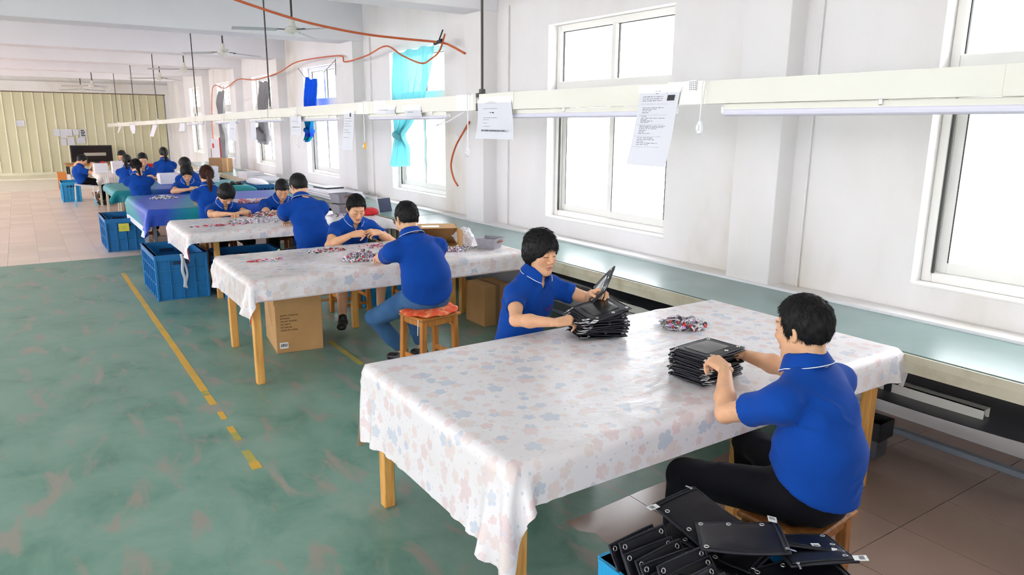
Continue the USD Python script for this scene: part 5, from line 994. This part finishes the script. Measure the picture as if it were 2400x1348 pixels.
# ---- grey felt baskets
def basket(label, x, y, z, rz, w=.15, d=.12, h=.1, up=False):
    b = thing('felt_basket', label, 'basket', mat4((x, y, z), rz)); g = 1.35; t = .005
    def ringq(k, zz, ins): a, c = w / 2 * k - ins, d / 2 * k - ins; return [(-a, -c, zz), (a, -c, zz), (a, c, zz), (-a, c, zz)]
    v = np.array(ringq(1, 0, 0) + ringq(g, h, 0) + ringq(g, h, t) + ringq(1, t, t)); f = []
    for L in range(3):
        for k in range(4): a, c = L * 4 + k, L * 4 + (k + 1) % 4; f += [(a, c, c + 4), (a, c + 4, a + 4)]
    f += [(0, 2, 1), (0, 3, 2), (12, 13, 14), (12, 14, 15)]; part(b, 'body', trimesh.Trimesh(v, f, process=False), M_['basket_grey'], False)
    pts = [(-.04, -d / 2 * 1.27 - .004, h * .62), (-.025, -d / 2 * 1.31 - .012, h * .76), (0, -d / 2 * 1.32 - .016, h * .8), (.025, -d / 2 * 1.31 - .012, h * .76), (.04, -d / 2 * 1.27 - .004, h * .62)]
    hd = part(b, 'handle', tube(smoothline(pts), .006, 8), M_['leather']); [part(hd, 'rivet', xf(trimesh.creation.icosphere(1, .006), mat4(p)), M_['metal'], True) for p in (pts[0], pts[-1])]
    return b
basket('grey felt basket with leather handle at the right end of the second table', 2.985, 4.76, .687, 32, .13, .13, .085)
basket('upper grey felt basket of the two stacked behind the man in shorts', 2.83, 7.50, .797, 10, .17, .15, .1); basket('lower grey felt basket of the two stacked on the third table', 2.83, 7.50, .687, 10, .17, .15, .1)
lump('plastic_bag', 'white plastic bag slumped beside the open carton', 'bag', (2.88, 4.99, .735), (.07, .08, .09), 'bag_soft', 4, 1.3, .005)
lump('red_cloth', 'red cloth bundle on the third table behind the man in shorts', 'cloth', (3.0, 7.2, .715), (.1, .09, .05), 'red_cloth', 6, .6, .008)
nb = thing('navy_board', 'navy board standing behind the red cloth bundle', 'board', mat4((3.36, 7.75, .63), 20)); part(nb, 'board', xf(box((0, 0, 0), (.2, .02, .16), .003), mat4(rx=-12)), M_['navy']); part(nb, 'edge', xf(box((-.004, -.002, 0), (0, .022, .19)), mat4(rx=-12)), M_['plastic_white'])
# ---- black zip pouches
PW, PH = .235, .175
def pouch_proto(name, label, bend, seed, window=True, M=None, group=None):
    """lies in the xy plane, zip along -x edge, face up"""
    t = thing(name, label, 'pouch', M, group); n, m = 17, 13; U, W_ = np.meshgrid(np.linspace(-PW / 2, PW / 2, n), np.linspace(-PH / 2, PH / 2, m), indexing='ij')
    def hz(u, w):
        z = bend[0] * (u / PW) ** 2 + bend[1] * (w / PH) ** 2 + bend[2] * u * w / (PW * PH) + .0035 * (meshkit.noise(np.stack([u * 22, w * 22, 0 * u + seed], -1), seed) - .5)
        return z + .0022 * np.clip(1 - (2 * np.abs(u) / PW) ** 4, 0, 1) * np.clip(1 - (2 * np.abs(w) / PH) ** 4, 0, 1)
    top = np.stack([U, W_, hz(U, W_) + .003], -1); part(t, 'body', sheet(top, .006), M_['pouch'], True)
    g = lambda u, w, dz: (u, w, float(hz(np.array(u), np.array(w))) + .003 + dz)
    rim = [g(u, w, -.002) for u, w in [(x, -PH / 2) for x in np.linspace(-PW / 2, PW / 2, 9)] + [(PW / 2, y) for y in np.linspace(-PH / 2, PH / 2, 7)[1:]] + [(x, PH / 2) for x in np.linspace(PW / 2, -PW / 2, 9)[1:]] + [(-PW / 2, y) for y in np.linspace(PH / 2, -PH / 2, 7)[1:-1]]]
    part(t, 'binding', tube(np.array(rim), .0038, 6, closed=True), M_['binding'], True)
    if window:
        uu, ww = np.meshgrid(np.linspace(-PW * .30, PW * .34, 9), np.linspace(-PH * .26, PH * .36, 7), indexing='ij'); gg = np.stack([uu, ww, hz(uu, ww) + .0044 + .0015 * (meshkit.noise(np.stack([uu * 50, ww * 50, 0 * uu], -1), 3) - .5)], -1); part(t, 'clear_window', sheet(gg, .001), M_['clear_pvc'], True)
    for u, w in ((PW * .44, -PH * .40), (PW * .1, -PH * .40), (-PW * .30, -PH * .40), (PW * .44, PH * .42)): part(t, 'grommet', xf(ring_mesh(.0062, .0018, 16, 6), mat4(g(u, w, .001))), M_['metal'], True)
    part(t, 'zipper', tube(np.array([g(-PW / 2 + .012, w, .001) for w in np.linspace(-PH / 2 + .005, PH / 2 - .005, 8)]), .003, 6), M_['black'], True)
    a = g(-PW / 2 + .006, PH * .40, .004); part(t, 'zip_pull', cat(xf(ring_mesh(.004, .0014, 10, 5), mat4(a)), xf(box((-.022, -.003, -.0012), (0, .003, .0012), .0008), mat4((a[0] - .003, a[1], a[2] - .001), ry=-18))), M_['metal'], False)
    b = g(-PW / 2 + .02, -PH / 2 + .01, .004); tg = part(t, 'price_tag', xf(box((-.013, -.018, 0), (.013, .018, .0008)), mat4((b[0] - .008, b[1] - .02, b[2]), rz=20 + 31 * seed, ry=12)), M_['tag'], False); part(tg, 'barcode', xf(cat(*[box((-.009 + .003 * k, -.004, .0009), (-.0075 + .003 * k, .010, .0013)) for k in range(6)]), mat4((b[0] - .008, b[1] - .02, b[2]), rz=20 + 31 * seed, ry=12)), M_['ink'], False)
    return t
rnd = random.Random(11)
ORD = ['topmost', 'second', 'third', 'fourth', 'fifth', 'sixth', 'seventh', 'eighth', 'ninth', 'tenth', 'eleventh', 'twelfth', 'thirteenth', 'fourteenth', 'fifteenth', 'sixteenth']
G1, G2, G3 = 'black pouches stacked under the hands of the man at the nearest table', 'black pouches fanned in a stack before the woman with the bob', 'black pouches standing packed at the left of the front crate'
L1_ = 'black zip pouch in the neat stack under the seated man\'s hands'; L2_ = 'black zip pouch in the fanned stack before the woman with the bob'; L3_ = 'black zip pouch standing in the pack at the left of the front crate'
A = pouch_proto('zip_pouch', 'lowest black zip pouch in the neat stack under the seated man\'s hands', (.004, .003, .0), 1, M=mat4((2.195, 1.86, .666), 2), group=G1); B = pouch_proto('zip_pouch', 'lowest black zip pouch in the fanned stack before the woman with the bob', (.012, -.006, .008), 2, M=mat4((2.205, 2.545, .668), -18), group=G2); D4 = None; C3 = pouch_proto('zip_pouch', 'farthest of the black pouches packed upright at the left of the front crate', (.008, .01, -.006), 3, M=mat4((1.36, 1.14, .40), 90, ry=-62), group=G3)
for k in range(1, 13):
    last = k == 12
    copy_of((A, B, C3)[k % 3] if k % 3 else A, mat4((2.195 + rnd.uniform(-.008, .008), 1.86 + rnd.uniform(-.008, .008), .666 + .0088 * k), 2 + rnd.uniform(-5, 5), rx=rnd.uniform(-1.5, 1.5)), 'top black zip pouch of the neat stack, clear window up' if last else ORD[12 - k] + ' black zip pouch from the top of the neat stack under the man\'s hands', 'pouch', G1, 'zip_pouch')
for k in range(1, 15):
    last = k == 14
    copy_of((A, B, C3)[k % 3], mat4((2.205 + rnd.uniform(-.012, .012), 2.545 + rnd.uniform(-.01, .01), .668 + .0082 * k), -18 + rnd.uniform(-9, 9) + (k > 9) * 6, rx=rnd.uniform(-2, 3) + max(0, k - 8) * 1.2, ry=rnd.uniform(-2, 2) - max(0, k - 7) * 1.3), 'top black zip pouch of the fanned stack, grommets towards the camera' if last else ORD[14 - k] + ' black zip pouch from the top of the fanned stack', 'pouch', G2, 'zip_pouch')
copy_of(B, mat4((2.315, 2.66, .845), 38, rx=-52, ry=-20), 'black zip pouch held up in the left hand of the woman with the bob', 'pouch', None, 'zip_pouch')
for k in range(1, 13): copy_of((C3, A, B)[k % 3], mat4((1.36 + rnd.uniform(-.01, .01), 1.36 - .037 * k + rnd.uniform(-.004, .004), .385 + rnd.uniform(-.012, .012)), 90 + rnd.uniform(-5, 5), rx=rnd.uniform(-4, 4), ry=-60 + k * 1.5), ORD[k] + ' from the back of the black pouches packed upright in the front crate', 'pouch', G3, 'zip_pouch')
for lab, M in (('black pouch leaning at the back of the front crate, pull tabs against the thigh', mat4((1.60, 1.335, .475), -92, rx=6, ry=8)), ('broad black pouch with a white tag lying across the front crate', mat4((1.575, 1.165, .505), 138, rx=4, ry=4)),
               ('black pouch with a white label hanging over the right rim of the front crate', mat4((1.73, 1.045, .475), 52, rx=-6, ry=14)), ('creased shiny black pouch low in the middle of the front crate', mat4((1.42, 1.17, .445), 150, rx=10, ry=-10)), ('black pouch peeking out over the far right rim of the front crate', mat4((1.78, 1.12, .44), 40, rx=0, ry=24)), ('black pouch flat at the bottom right of the front crate', mat4((1.62, .98, .455), 160, rx=-4, ry=6)), ('black pouch slid down behind the upright pack in the front crate', mat4((1.50, 1.30, .43), 20, rx=4, ry=4)), ('black pouch under the broad tagged one in the front crate', mat4((1.60, 1.22, .445), 100, rx=-3, ry=3)), ('lowest black pouch seen in the gap of the front crate', mat4((1.55, 1.08, .425), 70, rx=2, ry=-4))):
    D4 = pouch_proto('zip_pouch', lab, (.01, -.012, .012), 5, window='creased' in lab, M=M) if D4 is None or 'creased' in lab or 'broad' in lab else (copy_of(D0, M, lab, 'pouch', None, 'zip_pouch') and D4)
    if 'leaning' in lab: D0 = D4
# ---- clip heaps: small white bands with a button
def clip_proto(kind, seed):
    a = np.linspace(.5, 2 * np.pi - .6, 10); r = .0125; pts = np.stack([r * np.cos(a) * 1.25, r * np.sin(a), .004 * np.sin(2 * a + seed)], 1); w = .0035
    g = np.stack([pts - V(0, 0, w), pts + V(0, 0, w)], 1); return sheet(g, .0012), xf(trimesh.creation.cylinder(.0068, .004, sections=10), mat4((-.0165, 0, 0), ry=90)), xf(cbox((.012, .006, 0), (.016, .003, .005)), mat4(rz=25))
prot = {}
def clip(label, M, kind, group):
    if kind not in prot:
        b, c, d = clip_proto(kind, len(prot)); t = thing('clip', label, 'clip', M, group); part(t, 'band', b, M_['clip_white' if kind != 'black' else 'clip_grey'], True); part(t, 'button', c, M_['clip_' + kind], False); part(t, 'prong', d, M_['clip_grey'], False); prot[kind] = t; return t
    return copy_of(prot[kind], M, label, 'clip', group, 'clip')
def heap(label, group, cx, cy, z, rx, ry, n, hgt, seed, rz=0, sc=1.0):
    r = random.Random(seed)
    for k in range(n):
        q, a = math.sqrt(r.random()), r.uniform(0, 6.283); x, y = q * math.cos(a) * rx, q * math.sin(a) * ry; c, s = math.cos(rz), math.sin(rz)
        zz = z + .009 * sc + hgt * max(0, 1 - q ** 1.5) * r.random(); M = mat4((cx + x * c - y * s, cy + x * s + y * c, zz), r.uniform(0, 360), r.uniform(-70, 70), r.uniform(-50, 50), sc); kd = r.choice(('red', 'lilac', 'white', 'white', 'black', 'red', 'lilac')); wd = {'red': 'red-buttoned', 'lilac': 'lilac-buttoned', 'white': 'all-white', 'black': 'black-buttoned'}[kd]; clip(label % wd, M, kd, wd + ' ' + group)
def loose(name, label, cx, cy, z, rx, ry, n, hgt, seed, rz=0, sc=1.0, mat='clip_white', mats=('clip_white', 'clip_red', 'clip_grey', 'clip_black')):
    """uncountable scatter: one thing of stuff with one part per colour"""
    r = random.Random(seed); by = {m: [] for m in mats}
    for k in range(n):
        q, a = math.sqrt(r.random()), r.uniform(0, 6.283); x, y = q * math.cos(a) * rx, q * math.sin(a) * ry; c, s = math.cos(rz), math.sin(rz); m = mats[min(int(r.random() ** 1.6 * len(mats)), len(mats) - 1)]
        by[m].append(xf(cbox((0, 0, 0), (r.uniform(.014, .03) * sc, .007 * sc, .004 * sc)), mat4((cx + x * c - y * s, cy + x * s + y * c, z + .004 + hgt * max(0, 1 - q) * r.random()), r.uniform(0, 360), r.uniform(-30, 30), r.uniform(-20, 20))))
    t = thing(name, label, 'clips', kind='stuff')
    for m, b in by.items():
        if b: part(t, 'clips', cat(*b), M_[m], False, kind='stuff')
heap('small %s clip in the heap on the nearest table', 'clips heaped on the nearest table', 2.655, 2.405, .656, .105, .062, 84, .042, 3, -.75, 1.4)
heap('small %s clip in the large heap before the heavy man on the second table', 'clips heaped before the heavy man on the second table', 1.95, 4.84, .686, .135, .10, 150, .05, 4, .1, 1.2)
heap('tiny %s clip in the small heap beside the open carton', 'clips beside the open carton', 2.70, 4.79, .686, .10, .05, 40, .016, 5, -.3, 1.2)
loose('loose_clips', 'loose black and white clips between the two men on the second table', 1.86, 5.30, .686, .16, .09, 170, .02, 6, 0)
loose('loose_clips', 'pale clips heaped before the hands of the man in shorts', 2.26, 5.30, .686, .13, .09, 110, .02, 7, 0, mats=('clip_white', 'clip_white', 'clip_lilac', 'clip_red'))
loose('loose_clips', 'faint red scraps lying near the left end of the second table', 1.36, 5.15, .686, .14, .04, 50, .004, 8, 0, mats=('clip_red', 'clip_white', 'clip_lilac'))
loose('loose_clips', 'dark clips spilling out of the open carton', 2.68, 5.10, .695, .12, .09, 160, .08, 9, -.4, mats=('clip_grey', 'clip_black', 'clip_white'))
loose('loose_clips', 'clips scattered under the plastic bag by the grey basket', 2.9, 4.84, .686, .13, .05, 60, .006, 10, -.2, mats=('clip_grey', 'clip_white'))
loose('loose_clips', 'red and white clip heap beside the crew cut man on the third table', 2.06, 7.68, .686, .19, .1, 260, .07, 11, 0, 1.2)
loose('loose_clips', 'clips strewn over the middle of the third table', 2.0, 7.3, .686, .42, .22, 260, .006, 12, 0, 1.1, mats=('clip_white', 'clip_grey', 'clip_black', 'clip_lilac'))
loose('loose_clips', 'few dark red clips strewn at the left of the third table', 1.5, 7.15, .686, .3, .07, 50, .004, 13, 0, 1.1, mats=('clip_red', 'clip_black', 'clip_lilac'))
loose('loose_clips', 'clip heap on the blue cloth table', 1.43, 10.05, .686, .16, .13, 240, .05, 14, 0, 1.2, mats=('clip_white', 'clip_white', 'clip_grey', 'clip_black'))
loose('loose_clips', 'clips at the right end of the third table before the stacked baskets', 2.72, 7.3, .686, .15, .1, 80, .015, 15, 0, 1.1, mats=('clip_white', 'clip_lilac', 'clip_black'))
# ---- the far end
def stack(label_fmt, group, x, y, z, w, d, n, th, rz=0, jit=.006, mat='white_notebook', seed=1):
    r = random.Random(seed); p = None
    for k in range(n):
        M = mat4((x + r.uniform(-jit, jit) + k * 0, y + r.uniform(-jit, jit), z + k * th), rz + r.uniform(-4, 4) * (jit > .01))
        lb = (ORD[n - 1 - k] if k < n - 1 else 'topmost') + ' ' + label_fmt
        if p is None: p = thing('notebook', lb, 'notebook', M, group); part(p, 'pages', box((-w / 2, -d / 2, .001), (w / 2, d / 2, th - .002)), M_[mat], False); part(p, 'cover', box((-w / 2 - .002, -d / 2 - .002, th - .002), (w / 2 + .002, d / 2 + .002, th - .0006)), M_['paper'], False)
        else: copy_of(p, M, lb)
Z5 = .688
for i, (x, y, n, w, rz, lab) in enumerate(((1.86, 12.45, 7, .26, 0, 'left'), (2.16, 12.45, 8, .26, 3, 'middle'), (2.48, 12.5, 11, .28, -6, 'right'))): stack('white notebook from the top of the %s stack on the teal cloth table' % lab, '%s white stack on the teal table' % lab, x, y, Z5, w, .3, n, .022, rz, .012 if i == 2 else .004, seed=i)
stack('white notebook from the top of the left stack on the striped table', 'left white stack on the striped table', 1.20, 15.6, Z5, .22, .3, 8, .021, 0, .003, seed=5); stack('white notebook from the top of the taller stack on the striped table', 'taller white stack on the striped table', 1.45, 15.2, Z5, .2, .3, 10, .022, 0, .003, seed=6)
stack('white pad from the top of the stack by the reddish ponytail', 'white pads on the far bench', 3.42, 13.6, .632, .3, .5, 5, .024, 4, .01, seed=7); stack('white pad from the top of the low stack on the far bench', 'low stack of white pads', 3.5, 12.9, .632, .3, .4, 3, .024, 0, .01, seed=8)
gb = thing('storage_box', 'small grey box beside the reddish ponytail', 'box', mat4((2.52, 12.95 - .35, Z5))); part(gb, 'body', box((-.09, -.1, 0), (.09, .1, .09), .004), M_['steel_grey']); part(gb, 'lid', box((-.095, -.105, .09), (.095, .105, .1), .003), M_['paper'])
solo('jacket', net(lambda p: ell((2.72, 11.75, .70), (.13, .07, .02))(p) - .05 * (meshkit.noise(p * 18) - .5), (2.5, 11.6, .66), (2.95, 11.9, .78), .01), M_['black'], 'black garment lying in front of the white pads', 'garment', True)
pb = thing('panel_stack', 'white panels stacked on the far bench with a black folder on top', 'panels', mat4((3.59, 9.9, .632)))
for k in range(3): part(pb, 'panel', box((-.24 + .01 * k, -.6 + .02 * k, .03 * k), (.24 - .01 * k, .6 - .02 * k, .03 * k + .027), .003), M_['white_notebook'])
fd_ = thing('folder', 'black folder on top of the white panels', 'folder', mat4((3.62, 10.15, .722), 8)); part(fd_, 'cover', box((-.14, -.2, 0), (.14, .2, .012), .003), M_['black']); part(fd_, 'pages', box((-.135, -.195, .012), (.135, .195, .016)), M_['steel_grey'])
fb = solo('fabric_roll', tube([(1.72, 8.92, .715), (2.9, 8.9, .72)], .03, 12), M_['flower_vivid'] if False else mottled('red_flower_print', [(.44, lin(236, 226, 222)), (.52, lin(214, 60, 70)), (.6, lin(236, 226, 222)), (.7, lin(90, 80, 100)), (.76, lin(236, 226, 222))], 16, .6), 'rolled red flowered cloth on the front edge of the blue cloth table', 'cloth roll', True)
tv = thing('screen', 'large black framed screen standing against the far wall', 'screen', mat4((1.715, 24.6, .42)))
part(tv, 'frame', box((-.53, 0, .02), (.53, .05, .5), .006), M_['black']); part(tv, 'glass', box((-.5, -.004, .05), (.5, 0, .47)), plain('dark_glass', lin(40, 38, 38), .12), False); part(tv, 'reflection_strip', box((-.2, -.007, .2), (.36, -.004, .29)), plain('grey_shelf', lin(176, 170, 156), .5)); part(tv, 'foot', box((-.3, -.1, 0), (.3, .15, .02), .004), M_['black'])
sd = thing('side_table', 'brown topped side table under the black screen', 'table', mat4((1.6, 23.9, 0))); part(sd, 'tabletop', box((-.6, -.3, .38), (.75, .85, .42), .004), M_['oak']); [part(sd, 'leg', bar((a, b, .38), (a, b, 0), .04), M_['black']) for a in (-.55, .7) for b in (-.25, .8)]
lump('red_ball', 'small red object before the black screen', 'object', (1.9, 23.8, .455), (.07, .07, .05), 'red_plastic', 2, .2, .02)
rbx = thing('red_box', 'red box behind the young worker at the far end', 'box', mat4((2.25, 17.6, .40))); part(rbx, 'body', box((-.18, -.15, 0), (.18, .15, .3), .008), M_['red_plastic']); part(rbx, 'lid', box((-.19, -.16, .3), (.19, .16, .33), .006), M_['red_plastic'])
rst = thing('box_stand', 'dark stand carrying the red box', 'stand', mat4((2.25, 17.6, 0))); part(rst, 'top', box((-.2, -.17, .37), (.2, .17, .399), .004), M_['old_wood']); [part(rst, 'leg', bar((a, b, .37), (a, b, 0), .04), M_['old_wood']) for a in (-.17, .17) for b in (-.14, .14)]
br = thing('wicker_basket', 'dark wicker basket with red and white things by the far left worker', 'basket', mat4((1.36, 16.9, 0))); pr_ = [(.0, .01), (.16, .0), (.24, .12), (.26, .2), (.25, .205), (.235, .2), (.22, .12), (.15, .02), (0, .025)]
part(br, 'bowl', trimesh.creation.revolve(pr_, sections=24), mottled('wicker', [(.3, lin(60, 46, 36)), (.7, lin(100, 78, 58))], 30, .7), True); part(br, 'rim', xf(ring_mesh(.255, .014, 24, 8), mat4((0, 0, .2))), M_['old_wood'], True)
for k, (dx, dy, m, l) in enumerate(((-.1, 0, 'white_notebook', 'white ball of thread in the wicker basket'), (.05, -.05, 'red_plastic', 'red ball of thread in the wicker basket'), (.0, .1, 'hose', 'orange ball of thread in the wicker basket'), (-.08, -.12, 'navy', 'navy ball of thread in the wicker basket'))): lump('thread_ball', l, 'thread', (1.36 + dx, 16.9 + dy, .215), (.08, .08, .06), m, k, .3, .016)
ob2 = thing('orange_carton', 'orange box on the floor behind the far left worker', 'box', mat4((.78, 20.5, .02))); part(ob2, 'body', box((-.13, -.15, 0), (.06, .15, .4), .004), plain('orange_board', lin(216, 136, 64), .7)); part(ob2, 'label', box((.06, -.15, .05), (.14, .15, .34), .003), M_['white_notebook'])
for i, (x0, x1, z0, z1) in enumerate(((-.02, .18, 1.45, 1.615), (.86, 1.02, 1.17, 1.37), (1.03, 1.18, 1.12, 1.37), (1.18, 1.33, 1.18, 1.37), (1.35, 1.5, 1.2, 1.37), (1.52, 1.69, 1.13, 1.37), (1.02, 1.16, .9, 1.09), (1.18, 1.36, .91, 1.14), (1.42, 1.64, .96, 1.12))):
    p = thing('wall_notice', ['single white notice alone on the left of the far wall', 'first notice of the upper row on the far wall', 'second notice of the upper row on the far wall', 'third notice of the upper row on the far wall', 'fourth notice of the upper row on the far wall', 'last notice of the upper row, with dark picture', 'left notice of the lower row on the far wall', 'tall middle notice of the lower row on the far wall', 'right notice of the lower row on the far wall'][i], 'notice'); y = YB - .034
    part(p, 'sheet', box((x0, y - .003, z0), (x1, y, z1)), M_['paper'], False); part(p, 'print', cat(*[box((x0 + .03, y - .0045, z), (x1 - .03 - .02 * (k % 2), y - .003, z + (.006 if i != 5 else .03))) for k, z in enumerate(np.arange(z0 + .04, z1 - .03, .05))]), M_['ink_dark' if i == 5 else 'ink_pale'], False)
# ---- small things
sb = thing('wall_socket', 'white double wall switch beside the blue curtain', 'switch', mat4((3.895, 9.95, 1.35))); part(sb, 'plate', box((-.006, -.05, -.05), (.006, .05, .05), .003), M_['plastic_white']); part(sb, 'rocker', box((-.01, -.03, -.03), (-.005, .03, .03), .002), M_['pvc_frame'])
tr = thing('dark_tray', 'dark grey tray under the bench behind the pine leg', 'tray', mat4((3.42, 1.86, .12), 4, s=.78)); part(tr, 'body', cat(box((-.09, -.16, 0), (.09, .16, .006)), box((-.09, -.16, 0), (-.084, .16, .12)), box((.084, -.16, 0), (.09, .16, .12)), box((-.09, -.16, 0), (.09, -.154, .12)), box((-.09, .154, 0), (.09, .16, .12))), M_['black'], False); part(tr, 'shelf_bracket', box((-.07, -.14, -.13), (.07, .14, 0)), M_['belt'])
hk = thing('steel_trolley', 'chromed bent tube leg standing under the nearest table', 'frame', mat4((2.42, 2.5, 0))); part(hk, 'leg', tube(smoothline([(0, 0, .0), (.01, 0, .1), (0, 0, .17), (-.05, 0, .2)]), .01, 10), M_['metal']); part(hk, 'leg', tube([(-.25, 0, 0), (-.25, 0, .2)], .01, 10), M_['metal']); part(hk, 'cross_tube', tube([(-.25, 0, .2), (-.05, 0, .2)], .009, 8), M_['metal'])
lt = thing('leather_strap', 'worn leather strap dangling behind the back left leg of the nearest table', 'strap'); part(lt, 'strap', sheet(np.array([[(1.10 + .02 * i - .008 * j, 2.78 + .005 * math.sin(j), .50 - .045 * j) for i in range(3)] for j in range(6)]), .003), plain('dry_leather', lin(150, 136, 114), .7), True); part(lt, 'thong', tube([(1.12, 2.77, .62), (1.12, 2.775, .5)], .004, 6), M_['leather'])
wbd = thing('notice_board', 'white board with a red post standing on the far bench behind the reddish ponytail', 'board', mat4((3.6, 17.2, .632)))
part(wbd, 'board', box((-.006, -.42, .12), (.006, .42, .62), .003), M_['paper']); part(wbd, 'post', box((-.01, -.46, 0), (.01, -.43, .66), .002), M_['red_plastic']); part(wbd, 'post', box((-.01, .43, 0), (.01, .46, .4), .002), M_['old_wood']); part(wbd, 'print', box((-.008, .1, .42), (-.006, .3, .52)), M_['clip_red'], False)
